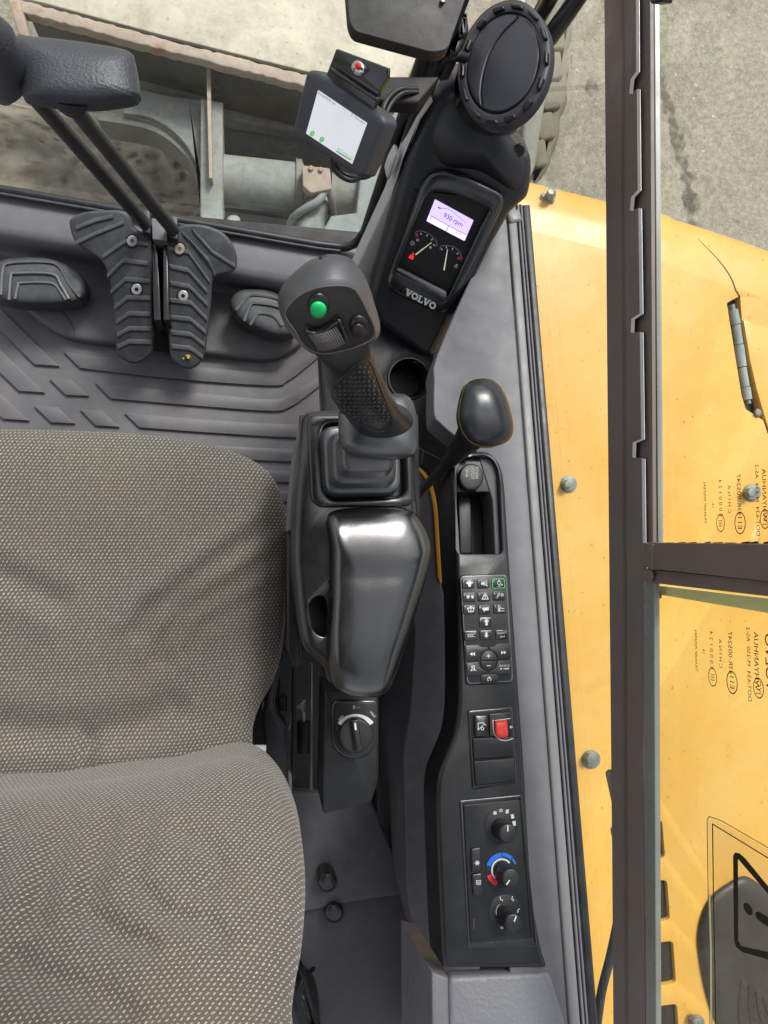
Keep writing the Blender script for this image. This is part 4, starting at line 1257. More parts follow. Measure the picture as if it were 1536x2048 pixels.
ptube('strap', [(626, 1938, .20), (606, 1960, .235), (596, 2000, .235), (616, 2050, .235), (640, 2052, .19)], 0.004, m_deep, bt, n=6)
ptube('strap', [(600, 1922, .205), (612, 1950, .225), (628, 1936, .20)], 0.003, m_deep, bt, n=6)

# ------------------------------------------------------------------ lower console panel with orange trim
lp = thing('console_skirt', at(850, 1500, 0.3), 'grey lower console panel with wavy edge between floor covers and console', 'console panel')
plate('panel', crv([(700, 1000), (770, 930), (815, 926), (842, 944), (862, 972), (873, 1020), (879, 1100), (882, 1166), (892, 1200)], 3, closed=False) + [(960, 1210), (960, 2200), (868, 2200), (856, 1960)] + crv([(836, 1880), (816, 1800), (812, 1700), (809, 1560), (808, 1500), (820, 1420), (826, 1330), (828, 1250), (800, 1180), (740, 1100)], 3, closed=False), 0.33, m_rear, lp, thick=0.30, ch=0.003)
oc = crv([(812, 918), (836, 932), (856, 952), (868, 980), (875, 1020), (880, 1100), (884, 1166)], 5, closed=False)
plate('orange_trim', oc + [(x - (7 if 0 < k < len(oc) - 1 else 3), y + 2) for k, (x, y) in reversed(list(enumerate(oc)))], 0.333, m_orange, lp, thick=0.02, ch=0.001)

# ------------------------------------------------------------------ right console
CS = SILL.off(0.006)
con = thing('control_console', at(960, 1500, CS), 'long black side console with keypad, switches and climate dials', 'console')
c_out = crv([(940, 903), (975, 903), (1000, 926), (1010, 970), (1016, 1060), (1022, 1150), (1030, 1260), (1039, 1388), (1050, 1538), (1056, 1650), (1066, 1790), (1082, 1890), (1094, 1930)], 3, closed=False) + \
    [(1092, 1937), (888, 1937)] + crv([(884, 1890), (880, 1800), (875, 1680), (873, 1600), (877, 1550), (893, 1508), (910, 1462), (917, 1400), (917, 1300), (914, 1180), (908, 1060), (902, 980), (904, 940), (915, 912)], 3, closed=False)
pocket = rpoly([(914, 912), (984, 914), (996, 940), (1004, 1102), (1000, 1107), (922, 1107), (916, 1100)], [10, 12, 12, 6, 6, 6, 8])
plate('body', c_out, CS, m_black, con, thick=0.075, ch=0.006, holes=[pocket], hch=0.003)
pk = plate('pocket_floor', [(900, 900), (1010, 900), (1010, 1120), (900, 1120)], CS.off(-0.068), m_deep, con, thick=0.01, ch=0)
plate('pocket_wall', [(916, 985), (942, 985), (944, 1107), (920, 1107)], CS.off(-0.04), m_black, con, thick=0.025, ch=0.002)
# power outlet shelf
shelf = plate('outlet_shelf', rpoly([(914, 908), (984, 910), (994, 940), (997, 984), (912, 984)], 3), CS.off(-0.012), m_black, con, thick=0.02, ch=0.001)
cap = plate('outlet_cap', circ(943, 953, 25, 27), CS.off(0.001), m_rubber, con, thick=0.014, ch=0.003)
plate('cap_tab', rpoly([(941, 968), (954, 968), (954, 981), (941, 981)], 2), CS.off(-0.004), m_gloss, con, thick=0.006, ch=0.001)
for s, x, h in (('POWER', 953.5, 6.0), ('OUTLET', 945.5, 6.0), ('12V 4A', 933.5, 5.2)):
    text(s, x, 946, h, 92, CS.off(0.001), m_white, con, sx=.82)
dome('rivet', circ(938, 911, 6, 3.5), CS.off(0.004), 0.003, m_steel, con, rings=4)

# keypad
KS = CS.off(0.0015)
kp = plate('keypad', rpoly([(918, 1150), (1016, 1147), (1029, 1366), (932, 1371)], 11), CS.off(0.003), m_gloss, con, thick=0.006, ch=0.002)
plate('keypad_bezel', rpoly([(920.5, 1153), (1013.5, 1150), (1026, 1363), (934.5, 1368)], 9), CS.off(0.0037), m_lining, kp, thick=0.002, ch=0.0004)
K2 = CS.off(0.0042)
plate('keypad_face', rpoly([(922.5, 1155), (1011.5, 1152), (1024, 1361), (936.5, 1366)], 8), K2, m_black, kp, thick=0.002, ch=0.0004)
def kx(cx, y):   # column position at a row
    return cx + (y - 1167) * 0.052
def ST(*a, w=.22): return stroke2(list(a), w)
def C(x, y, r, n=14): return circ(x, y, r, n=n)
def RING(x, y, r, w, n=20, a0=0, a1=360):
    return arcband(x, y, r - w, r, a0, a1, n)
ic = {
 'tap': [C(0, .15, .62), [(-.9, -.1), (-.4, -.1), (-.4, .35), (-.9, .35)], [(-.3, -.9), (.3, -.9), (.4, -.3), (-.4, -.3)], [(.3, .5), (.95, .3), (.95, 0), (.4, 0)]],
 'horn': [[(-.9, -.3), (-.4, -.3), (.0, -.7), (0, .7), (-.4, .3), (-.9, .3)]] + ST((.2, -.5), (.35, 0), (.2, .5), w=.14) + ST((.5, -.75), (.7, 0), (.5, .75), w=.14) + ST((-.9, .8), (.9, -.8), w=.14),
 'bulb': RING(-.1, .15, .55, .2) + [[(-.35, .6), (.15, .6), (.1, 1.0), (-.3, 1.0)], [(-.5, -.8), (.3, -.8), (.3, -.62), (-.5, -.62)], C(.65, -.35, .24)],
 'lamps': [[(-1, .35), (-.15, .35), (-.3, -.35), (-.8, -.35)], [(.2, .35), (1.0, .35), (.8, -.4), (.4, -.4)], [(-1.1, .45), (-.1, .45), (-.1, .58), (-1.1, .58)]],
 'warn': ST((-.85, -.7), (.85, -.7), (0, .8), (-.85, -.7), w=.24) + ST((0, -.3), (0, .3), w=.2),
 'boom': ST((-.9, -.7), (-.5, .5), (-.3, .7), (-.1, .5), (-.3, .0), (-.75, -.4), w=.16) + RING(.55, .15, .42, .16) + ST((.35, -.1), (.75, .4), w=.16),
 'washer': ST((-.9, .4), (-.55, -.6), (.55, -.6), (.9, .4), (-.9, .4), w=.22) + ST((0, -.6), (0, .9), w=.2) + [[(-.35, .6), (.35, .6), (.35, .8), (-.35, .8)]],
 'camera': [[(-.95, .0), (-.95, .5), (.8, .6), (.8, -.25), (-.3, -.25), (-.4, -.6), (-.6, -.6), (-.6, -.1)]],
 'digger': ST((-.6, .9), (-.1, .3), (.2, .0), (.9, .0), w=.2) + ST((-.6, .9), (-.7, -.2), (.0, .1), w=.2) + ST((-.8, -.7), (.1, -.7), w=.2) + ST((.3, -.6), (.9, -.7), w=.18) + [C(-.4, -.4, .3)],
 'up': [[(0, .9), (.75, .05), (.32, .05), (.32, -.9), (-.32, -.9), (-.32, .05), (-.75, .05)]],
 'down': [[(0, -.9), (.75, -.05), (.32, -.05), (.32, .9), (-.32, .9), (-.32, -.05), (-.75, -.05)]],
 'rew': [[(-.95, 0), (0, .7), (0, -.7)], [(0, 0), (.9, .7), (.9, -.7)]],
 'ff': [[(.95, 0), (0, .7), (0, -.7)], [(0, 0), (-.9, .7), (-.9, -.7)]],
 'note': ST((-.4, -.5), (-.4, .75), (.4, .85), (.4, -.3), w=.22) + [C(-.55, -.6, .27), C(.25, -.4, .27)] + ST((-.7, .8), (.95, -.8), w=.16),
 'power': RING(0, -.1, .8, .26, 24, -60, 240) + ST((0, .1), (0, .9), w=.26),
 'plus': ST((-.8, 0), (.8, 0), w=.36) + ST((0, -.8), (0, .8), w=.36),
 'minus': ST((-.8, 0), (.8, 0), w=.36),
 'enter': ST((-.6, 0), (.8, 0), (.8, .5), w=.3) + [[(-.95, 0), (-.3, .55), (-.3, -.55)]],
 'source': [C(-1.1, 0, .32), C(-.1, 0, .22), C(.45, 0, .3), C(1.15, 0, .32)],
 'fan': [C(-.3, .35, .42), C(.35, .3, .42), C(-.3, -.35, .42), C(.35, -.3, .42)],
 'ring': RING(0, 0, .9, .4),
 'flake': ST((-.9, 0), (.9, 0), w=.24) + ST((-.45, -.8), (.45, .8), w=.24) + ST((-.45, .8), (.45, -.8), w=.24) + RING(0, 0, .55, .25),
 'recirc': ST((-.8, .7), (.8, .7), (.6, -.7), (-.6, -.7), (-.8, .7), w=.2) + RING(0, 0, .4, .18),
 'person': [C(-.1, .7, .25)] + ST((-.1, .4), (.0, -.3), (.7, -.3), (.8, -.9), w=.26),
 'lock': RING(.0, .35, .5, .18, 16) + [[(-.55, -.7), (.55, -.7), (.55, .2), (-.55, .2)]],
 'screenwash': [[(-.8, .5), (.8, .5), (.5, -.5), (-.5, -.5)]] + ST((-.6, -.8), (.6, -.8), w=.16),
 'engine': RING(0, -.05, .6, .2) + [[(-.3, .5), (.3, .5), (.3, .9), (-.3, .9)]],
 'pump': ST((-.7, -.8), (-.7, .8), (.4, .8), (.4, -.8), (-.7, -.8), w=.2) + ST((-.7, .1), (.4, .1), w=.18) + ST((.4, .3), (.85, .3), (.85, -.6), w=.18),
 'belt': [C(0, .65, .32), [(-.75, -.9), (-.55, .2), (.55, .2), (.75, -.9)]],
 'gate': ST((-.9, -.8), (-.9, .8), (.3, .9), (.9, .3), w=.2) + ST((-.9, -.8), (.6, .6), w=.16) + RING(.1, -.5, .4, .18),
}
buttons = [(937, 1167, 'tap', '1'), (967, 1167, 'horn', '2'), (997, 1167, 'bulb', '3'), (937, 1194, 'lamps', '4'), (967, 1193, 'warn', '5'), (997, 1191, 'boom', '6'),
           (937, 1219, 'washer', '7'), (967, 1219, 'camera', '8'), (997, 1217, 'digger', '9'), (967, 1244, 'up', '0')]
for cx, y, k, num in buttons:
    x = kx(cx, y)
    b = plate('button', rpoly(quad_at(x, y, 25, 19, -2), 4), K2.off(0.0016), m_gloss if k in ('up', 'down') else m_black, kp, thick=0.0025, ch=0.0006)
    mark(ic[k], x + 2, y, 7.4, -2, K2.off(0.0016), m_white, kp)
    text(num, x - 9.5, y - 4.5, 4.2, -2, K2.off(0.0016), m_white, kp, name='button_number')
gx, gy = kx(997, 1167), 1167
gq = rpoly(quad_at(gx, gy, 24, 18.5, -2), 3)
print_px(stroke2(gq, 1.1, closed=True), K2.off(0.0016), m_greenp, kp, dz=0.0005, name='lit_outline')
for x, y, s in ((941.5, 1271, 'ESC'), (972.5, 1270, None), (1004, 1269, 'SELECT')):
    plate('button', rpoly(quad_at(x, y, 25, 19, -2), 3), K2.off(0.0016), m_gloss, kp, thick=0.0025, ch=0.0006)
text('ESC', 942.5, 1271, 6.2, -2, K2.off(.0016), m_white, kp)
mark(ic['down'], 972.8, 1270, 6.2, -2, K2.off(.0016), m_white, kp)
text('SELECT', 1004, 1266, 4.0, -2, K2.off(.0016), m_white, kp)
mark(ic['enter'], 1004.5, 1273.5, 5, -2, K2.off(.0016), m_white, kp, sy=3)
# media block
for q in ([(931, 1291), (957, 1289), (962, 1294), (976, 1294), (976, 1300), (960, 1308), (957, 1321), (933, 1323)],
          [(979, 1294), (988, 1293), (993, 1287), (1021, 1286), (1022.5, 1317), (996, 1319), (993, 1307), (979, 1300)],
          [(933, 1325.5), (957, 1323.5), (961, 1335), (975, 1344), (975, 1348), (964, 1349), (962, 1352), (935, 1353)],
          [(996, 1321), (1022.7, 1319.5), (1024, 1348), (995, 1350), (993, 1348), (979, 1347), (980, 1344), (992, 1336)]):
    plate('button', rpoly(q, 2), K2.off(0.0012), m_black, kp, thick=0.002, ch=0.0005)
vol = circ(977.5, 1321, 16.5, 20)
plate('button', [p for p in circ(977.5, 1320.5, 16, 19.5, 0, 20, 180, 360)], K2.off(0.0018), m_black, kp, thick=0.0025, ch=0.0006)
plate('button', [p for p in circ(977.5, 1322.5, 16, 19.5, 0, 20, 0, 180)], K2.off(0.0018), m_black, kp, thick=0.0025, ch=0.0006)
plate('button', rpoly([(962, 1351), (966, 1349), (992, 1348), (996, 1351), (997, 1364), (962, 1366)], 3), K2.off(0.0014), m_black, kp, thick=0.002, ch=0.0005)
for k, x, y, s in (('rew', 945, 1308, 5.6), ('ff', 1007.5, 1305, 5.6), ('plus', 977, 1312, 4.2), ('minus', 977.6, 1331.5, 4.2), ('note', 946.5, 1337, 6.2), ('power', 978.6, 1358, 5.2)):
    mark(ic[k], x, y, s, -2, K2.off(.0019), m_white, kp)
text('SOURCE', 1008.5, 1331.5, 4.0, -2, K2.off(.0019), m_white, kp)
mark(ic['source'], 1009, 1337.5, 6, -2, K2.off(.0019), m_white, kp)

# rocker switch panel
wp = plate('switch_panel', rpoly([(934, 1420), (1026, 1412), (1036, 1566), (944, 1580)], 7), CS.off(0.002), m_gloss, con, thick=0.005, ch=0.0025)
W2 = CS.off(0.0026)
plate('switch_bed', rpoly([(940, 1426), (1021, 1418), (1031, 1562), (949, 1573)], 4), W2, m_deep, wp, thick=0.002, ch=0.0003)
W3 = W2.off(0.003)
plate('rocker', rpoly([(949, 1430), (976, 1430), (977, 1473), (951, 1474)], 4), W3.off(0.003), m_gloss, wp, thick=0.006, ch=0.002)
mark(ic['gate'], 964, 1453, 8.5, 0, W3.off(.003), m_white, wp)
plate('rocker', rpoly([(978, 1428), (1022, 1424), (1025, 1470), (980, 1473)], 4), W3.off(0.0), m_gloss, wp, thick=0.003, ch=0.001)
dome('red_rocker', rpoly([(989, 1441), (1014, 1439), (1017, 1473), (1006, 1478), (993, 1474), (990, 1464)], 5), W3.off(0.001), 0.008, m_redb, wp, p=6, q=.5, rings=8)
print_px(stroke2(crv([(986, 1440), (988, 1465), (998, 1478), (1012, 1481), (1026, 1477)], 4, closed=False), 1.6), W3, m_edge, wp, dz=.0012, name='rocker_rim')
print_px(stroke2([(990, 1441), (1020, 1437)], 1.4), W3, m_edge, wp, dz=.0012, name='rocker_rim')
mark(ic['lock'], 1022.5, 1454, 4.2, 90, W3.off(.001), m_white, wp)
plate('blank', rpoly([(946, 1477), (1026, 1473), (1028, 1512), (948, 1518)], 3), W3, m_black, wp, thick=0.004, ch=0.0008)
plate('blank', rpoly([(948, 1523), (1028, 1516), (1031, 1561), (952, 1571)], 3), W3, m_black, wp, thick=0.004, ch=0.0008)

# climate panel
plate('climate_rim', rpoly([(918, 1600), (1044, 1588), (1076, 1896), (934, 1898)], 5), CS.off(0.0012), m_gloss, con, thick=0.004, ch=0.002, holes=[rpoly([(924, 1606), (1040, 1594), (1064, 1876), (940, 1890)], 4)])
cp = plate('climate_panel', rpoly([(927, 1610), (1040, 1599), (1058, 1866), (941, 1884)], 3), CS.off(0.002), m_black, con, thick=0.004, ch=0.001)
Q = CS.off(0.002)
def dial(bx, by, tx, ty, pa, kind):
    plate('dial_disc', circ(bx, by, 33, 36), Q.off(0.0006), m_deep, cp, thick=0.0008, ch=0.0002)
    plate('dial_face', circ(bx, by, 32, 35), Q.off(0.0008), m_black, cp, thick=0.0008, ch=0.0002)
    H = 0.030
    top = Q.off(H)
    o = circ(tx, ty, 17, 20, n=40)
    plate('knob', o, top, m_rubber, cp, thick=H - .001, ch=0.0025, taper=0.0015)
    a = math.radians(pa)
    print_px(stroke2([(tx + 5 * math.cos(a), ty + 5 * math.sin(a)), (tx + 14 * math.cos(a), ty + 15 * math.sin(a))], 2.6), top, m_white, cp, name='pointer')
dial(1002, 1652, 1016, 1667, -92, 0)
dial(1004, 1740, 1022, 1757, 128, 1)
dial(1010, 1824, 1027, 1847, -68, 2)
T = Q.off(0.0012)
for k, x, y, s in (('fan', 990, 1626, 4.4), ('ring', 1002, 1621, 3.6)):
    mark(ic[k], x, y, s, 0, T, m_white, cp)
for q in ([(1012, 1620), (1018, 1618), (1017, 1627), (1011, 1627)], [(1021, 1629), (1027, 1628), (1029, 1636), (1023, 1638)], [(1024, 1643), (1031, 1641), (1032, 1651), (1027, 1652)]):
    print_px([q], T, m_white, cp, name='fan_step')
print_px(arcband(1004, 1740, 23, 32, 196, 268, 14, 1.08), T, m_blue, cp, name='cold_band')
print_px(arcband(1004, 1740, 25, 32, 271, 312, 10, 1.08), T, m_blue, cp, name='cold_band')
print_px(arcband(1004, 1740, 27, 31, 316, 338, 8, 1.08), T, m_blue, cp, name='cold_band')
print_px(arcband(1004, 1740, 18.5, 21.5, 130, 320, 30, 1.08), T, m_white, cp, name='temperature_arc')
print_px(arcband(1004, 1740, 22, 32, 112, 160, 12, 1.08), T, m_red, cp, name='warm_band')
for k, x, y, s, a in (('person', 1001, 1798, 5, 0), ('person', 1024, 1797, 5, 20), ('person', 1036, 1820, 4.5, 60), ('screenwash', 1004, 1855, 4.5, 80)):
    mark(ic[k], x, y, s, a, T, m_white, cp)
print_px(arcband(1010, 1824, 17, 18.5, 150, 230, 14, 1.1), T, m_grey, cp, name='airflow_arc')
for q, k, x, y in ((rpoly([(942, 1698), (961, 1694), (964, 1742), (944, 1745)], 4), 'flake', 954.5, 1726), (rpoly([(944, 1749), (964, 1746), (967, 1789), (947, 1793)], 4), 'recirc', 957, 1765)):
    plate('push_button', q, Q.off(0.004), m_gloss, cp, thick=0.0045, ch=0.0014)
    mark(ic[k], x, y, 5.6, 0, Q.off(.004), m_white, cp)
text('CLIMATE', 948, 1848, 3.6, -84, Q, m_lining, cp)
# grey grained box behind the console
gb = thing('storage_box', at(1000, 2000, CS), 'pale grey grained plastic box at the end of the side console', 'box')
plate('top', rpoly([(898, 1954), (1096, 1944), (1104, 1955), (1150, 2100), (1150, 2300), (906, 2300)], [14, 10, 8, 0, 0, 0]), CS.off(-0.006), m_leathergrey, gb, thick=0.02, ch=0.006)
FS = P3((868, 1960, .42), (898, 1956, at(898, 1956, CS).z - .004), (890, 2100, at(890, 2100, CS).z - 0.09))
plate('side', [(863, 1944), (900, 1956), (912, 2120), (912, 2300), (868, 2300)], CS.off(-0.012), m_lining, gb, thick=0.2, ch=0.004)

# ------------------------------------------------------------------ dashboard tray and cup holder
TZ = 0.33
ty_ = thing('dash_tray', at(800, 800, TZ), 'black tray in front of the console with round cup holder', 'tray')
cup_c, cup_r = (818, 756), 43
plate('tray', crv([(690, 620), (745, 628), (800, 662), (866, 700), (872, 722)], 3, closed=False) + [(872, 832), (912, 872), (986, 900), (980, 960), (900, 960), (850, 935), (820, 945), (760, 940), (650, 940), (640, 700)], TZ, m_pod, ty_, thick=0.05, ch=0.006, holes=[circ(*cup_c, cup_r - 3, n=44)], hch=0.002)
loft('cup_well', [[at(x, y, TZ + h) for x, y in circ(cup_c[0] + dx, cup_c[1] + dy, r, n=44)] for r, h, dx, dy in ((cup_r, .001, 0, 0), (cup_r - 1, .004, 0, 0), (cup_r - 4, .004, 0, 0), (cup_r - 5, 0, 0, 0), (cup_r - 9, -.06, -12, 10), (cup_r - 13, -.072, -13, 11))], m_black, ty_, cap=(False, True), smooth=50)
plate('cup_tab', rpoly([(826, 716), (844, 722), (846, 730), (828, 724)], 2), TZ - 0.01, m_lining, ty_, thick=0.004, ch=0.0005)
print_px(stroke2(crv([(812, 752), (826, 754)], 2, closed=False), 1.6) + stroke2(crv([(828, 796), (834, 784), (832, 770)], 3, closed=False), 1.2), TZ - 0.066, m_lining, ty_, name='cup_scratch')
plate('tray_front', [(838, 896), (905, 930), (890, 960), (842, 930)], TZ + 0.004, m_black, ty_, thick=0.01, ch=0.001)
print_px(stroke2([(835, 892), (845, 900), (908, 932)], 1.2) + stroke2([(847, 900), (842, 930)], 1.2), TZ + 0.0045, m_lining, ty_, name='seam')

# ------------------------------------------------------------------ instrument pod
PS = P3((820, 720, .335), (960, 260, .58), (1011, 778, .335))
ip = thing('instrument_pod', at(880, 560, PS), 'black instrument pod with lavender display, two gauges and chrome lettering', 'instrument pod')
p_out = crv([(905, 150), (935, 165), (1000, 260), (1046, 300), (1062, 318), (1063, 360), (1056, 396), (1040, 412), (1022, 428)], 3, closed=False) + crv([(985, 490), (930, 602), (884, 690), (866, 716), (840, 712)], 3, closed=False) + crv([(790, 676), (748, 640), (733, 600), (738, 575), (772, 452), (808, 318), (850, 218), (880, 165)], 3, closed=False)
pod_body = plate('pod_shell', p_out, PS, m_pod, ip, thick=0.09, ch=0.016, seg=5)
# shoulder swelling towards the vent
dome('shoulder', crv([(860, 260), (900, 180), (960, 200), (1040, 300), (1052, 350), (1030, 385), (960, 345), (880, 330)], 5), PS.off(-0.004), 0.022, m_pod, ip, p=2.2, q=0.8, rings=12)
# raised hood round the gauges
rim = crv([(832, 397), (842, 372), (861, 350), (884, 343), (919, 347), (960, 366), (999, 386), (1008, 400), (1005, 418), (980, 472), (950, 535), (916, 600), (893, 624), (874, 628), (840, 614), (804, 598), (780, 584), (773, 570), (776, 552), (800, 490)], 4)
hol = crv([(841, 421), (853, 395), (868, 385), (890, 385), (930, 398), (970, 416), (976, 424), (968, 440), (935, 508), (908, 566), (895, 592), (884, 590), (840, 567), (798, 545), (794, 537), (812, 490)], 4)
plate('gauge_hood', rim, PS.off(0.014), m_gloss, ip, thick=0.02, ch=0.008, holes=[hol], hch=0.005, seg=4)
GS = PS.off(0.004)
plate('gauge_face', [(828, 380), (985, 400), (985, 440), (905, 610), (785, 560)], GS, m_deep, ip, thick=0.004, ch=0)
plate('lip', rpoly([(792, 541), (797, 537), (892, 586), (893, 596), (886, 596)], 3), PS.off(0.016), m_lining, ip, thick=0.006, ch=0.002)
lcd = plate('display', rpoly([(870, 399), (947, 441), (929, 482), (853, 442)], 1.5), GS.off(0.0015), m_lcd, ip, thick=0.002, ch=0)
D = GS.off(0.0015)
print_px([[(857.5, 431), (896, 451.5), (891, 462), (853.5, 442)], [(898, 452.5), (933, 471.5), (929, 481.5), (893, 463)]], D, m_lcdlow, lcd, dz=.0003, name='display_field')
print_px(stroke2([(862, 431.5), (897, 451.5), (892, 463)], 1.0) + stroke2([(897, 451.5), (932, 470)], 1.0) + stroke2(crv([(878, 416), (900, 420), (932, 446)], 4, closed=False), .6), D, m_lcdink, lcd, dz=.0005, name='display_line')
text('930 rpm', 906, 441, 9.6, 28.6, D, m_lcdink, lcd, dz=.0005, up=(.40, -.92), sx=.92)
text('I', 861.5, 436.5, 7, 28.6, D, m_lcdink, lcd, dz=.0005, up=(.40, -.92))
text('N 01', 917, 467, 5, 28.6, D, m_grey, lcd, dz=.0005, up=(.40, -.92))
print_px([[(877, 413.5), (882, 416), (882, 418), (876, 416)]], D, m_lcdink, lcd, dz=.0005, name='display_icon')
def gauge(arc, ticks, red, piv, tip, name):
    print_px(stroke2(crv(arc, 5, closed=False), .9), GS, m_grey, ip, dz=.0006, name='gauge_arc')
    print_px([quad_at(x, y, 2.2, 4.2, a) for x, y, a in ticks], GS, m_white, ip, dz=.0008, name='gauge_tick')
    print_px([quad_at(red[0], red[1], 5, 6.5, red[2])], GS, m_red, ip, dz=.0008, name='gauge_red_zone')
    a, b = at(*piv, GS.off(.003)), at(*tip, GS.off(.003))
    tube('needle', [a, b], [.0011, .0006], m_needle, ip, 8)
gauge([(829, 468), (836, 462), (850, 464), (865, 473), (874, 486), (872, 493)], [(842, 467.5, 10), (854, 471, 30), (864, 479, 50), (868, 490, 110)], (834, 470, 10), (831.5, 509), (863, 485), 'fuel')
gauge([(880, 499), (882, 493), (893, 491), (908, 494), (919, 504), (924, 516), (921, 521)], [(883.5, 498.5, -30), (893, 495, 0), (905, 498, 25), (915, 507, 50)], (918.5, 516, 60), (888, 540), (895, 499), 'temp')
mark(ic['pump'], 825, 486.5, 4.4, 26, GS, m_white, ip)
mark(ic['ring'], 835, 480, 3, 0, GS, m_white, ip)
mark([C(0, 0, .9)], 861, 495, 2.6, 0, GS, m_white, ip)
mark(ic['belt'], 824, 512, 7, 26, GS, m_redlit, ip)
mark(ic['engine'], 912, 532.5, 5, 26, GS, m_white, ip)
# maker's badge
bd = plate('badge', rpoly([(803, 586), (808, 573), (878, 607), (873, 625)], 4), PS.off(0.0165), m_deep, ip, thick=0.003, ch=0.001)
def volvo(px, py, h, ang, S, mat, parent, up=None, dz=.0006, name='badge_letters'):
    """bold slab-serif letters drawn as outlines"""
    Vv = [[(-.55, .5), (-.05, .5), (-.05, .36), (-.14, .36), (.04, -.08), (.2, .36), (.1, .36), (.1, .5), (.55, .5), (.55, .36), (.44, .36), (.12, -.5), (-.1, -.5), (-.44, .36), (-.55, .36)]]
    Ll = [[(-.45, .5), (.08, .5), (.08, .36), (-.06, .36), (-.06, -.34), (.24, -.34), (.28, -.1), (.42, -.1), (.42, -.5), (-.45, -.5), (-.45, -.36), (-.32, -.36), (-.32, .36), (-.45, .36)]]
    Oo = arcband(0, 0, .26, .52, 0, 360, 22)
    Oo = [[(x * 1.0, y) for x, y in q] for q in Oo]
    a = math.radians(ang)
    R = Vector((math.cos(a), math.sin(a)))
    U = Vector((math.sin(a), -math.cos(a))) if up is None else Vector(up).normalized()
    T_ = SS(S).off(dz)
    vs, fs = [], []
    for g_, ox in ((Vv, -2.02), (Oo, -.98), (Ll, 0.0), (Vv, .92), (Oo, 1.98)):
        for q in g_:
            i0 = len(vs)
            for x, y in q:
                X, Y = (x + ox) * h, y * h
                vs.append(T_.hit(px + R.x * X + U.x * Y, py + R.y * X + U.y * Y))
            fs.append(tuple(range(i0, i0 + len(q))))
    return mk(name, vs, fs, mat, parent, 0)
volvo(841.5, 598.5, 13.5, 27.5, PS.off(0.0165), m_white, bd, up=(.40, -.92))
# screw beside the vent
scw = plate('screw', circ(1040, 301, 11, 13), PS.off(0.004), m_black, ip, thick=0.006, ch=0.002)
plate('screw_socket', circ(1041, 302, 6, 7, n=6), PS.off(0.0046), m_deep, scw, thick=0.001, ch=0)

# ------------------------------------------------------------------ air vent
VS = P3((1005, 124, .70), (1090, 150, .745), (1040, 0, .705))
av = thing('air_vent', at(985, 235, PS), 'round black swivel air vent with ribbed ring on top of the instrument pod', 'air vent')
ROTV = 16
def ell(s, k=1.0, cx=1006, cy=125, n=56): return circ(cx, cy, 89 * s, 130 * s * k, ROTV, n)
rings = [[at(x, y, VS.off(-.004)) for x, y in ell(0.985)], [at(x, y, VS.off(-.022)) for x, y in ell(0.985)], [at(x, y, VS.off(-.024)) for x, y in ell(0.93)],
         [at(x, y, PS.off(.03)) for x, y in circ(990, 170, 80, 96, 14, 56)], [at(x, y, PS.off(.004)) for x, y in circ(988, 182, 80, 94, 14, 56)], [at(x, y, PS.off(-.02)) for x, y in circ(988, 184, 84, 98, 14, 56)]]
loft('neck', rings, m_gloss, av, smooth=50)
plate('ring', ell(1.0), VS, m_flap, av, thick=0.014, ch=0.006, holes=[ell(.80)], hch=0.003, seg=4)
plate('recess', ell(.84), VS.off(-.006), m_deep, av, thick=0.01, ch=0)
for k in range(14):
    a = math.radians(k * 360 / 14 + 8)
    c, s = math.cos(math.radians(ROTV)), math.sin(math.radians(ROTV))
    x0, y0 = 89 * .905 * math.cos(a), 130 * .905 * math.sin(a)
    tx, ty2 = -89 * math.sin(a), 130 * math.cos(a)
    X, Y = 1006 + x0 * c - y0 * s, 125 + x0 * s + y0 * c
    TX, TY = tx * c - ty2 * s, tx * s + ty2 * c
    L = math.hypot(TX, TY)
    ang = math.degrees(math.atan2(TY, TX))
    plate('grip_nub', rpoly(quad_at(X, Y, 25, 8.5, ang), 4), VS.off(0.0045), m_pod, av, thick=0.006, ch=0.0025)
# two flaps split along a curved seam
E = circ(1006, 125, 89 * .765, 130 * .765, ROTV, 72)
sm = crv([(1030, 38), (1002, 66), (980, 100), (966, 140), (960, 180), (962, 212)], 5, closed=False)
def nearest(p): return min(range(len(E)), key=lambda i: (E[i][0] - p[0]) ** 2 + (E[i][1] - p[1]) ** 2)
i0, i1 = nearest(sm[0]), nearest(sm[-1])
def arc_idx(a, b, step):
    out = []; i = a
    while True:
        out.append(E[i]);
        if i == b: break
        i = (i + step) % len(E)
    return out
arcA = arc_idx(i1, i0, 1); arcB = arc_idx(i1, i0, -1)
def meanx(q): return sum(p[0] for p in q) / len(q)
if meanx(arcA) > meanx(arcB): arcA, arcB = arcB, arcA
plate('flap', sm + [(x, y) for x, y in arcA], VS.off(0.0), m_flap, av, thick=0.006, ch=0.0015)
plate('flap', [(x + 4, y + 1) for x, y in sm] + [(x, y) for x, y in arcB[1:-1]], VS.off(0.0), m_flap, av, thick=0.006, ch=0.0015)

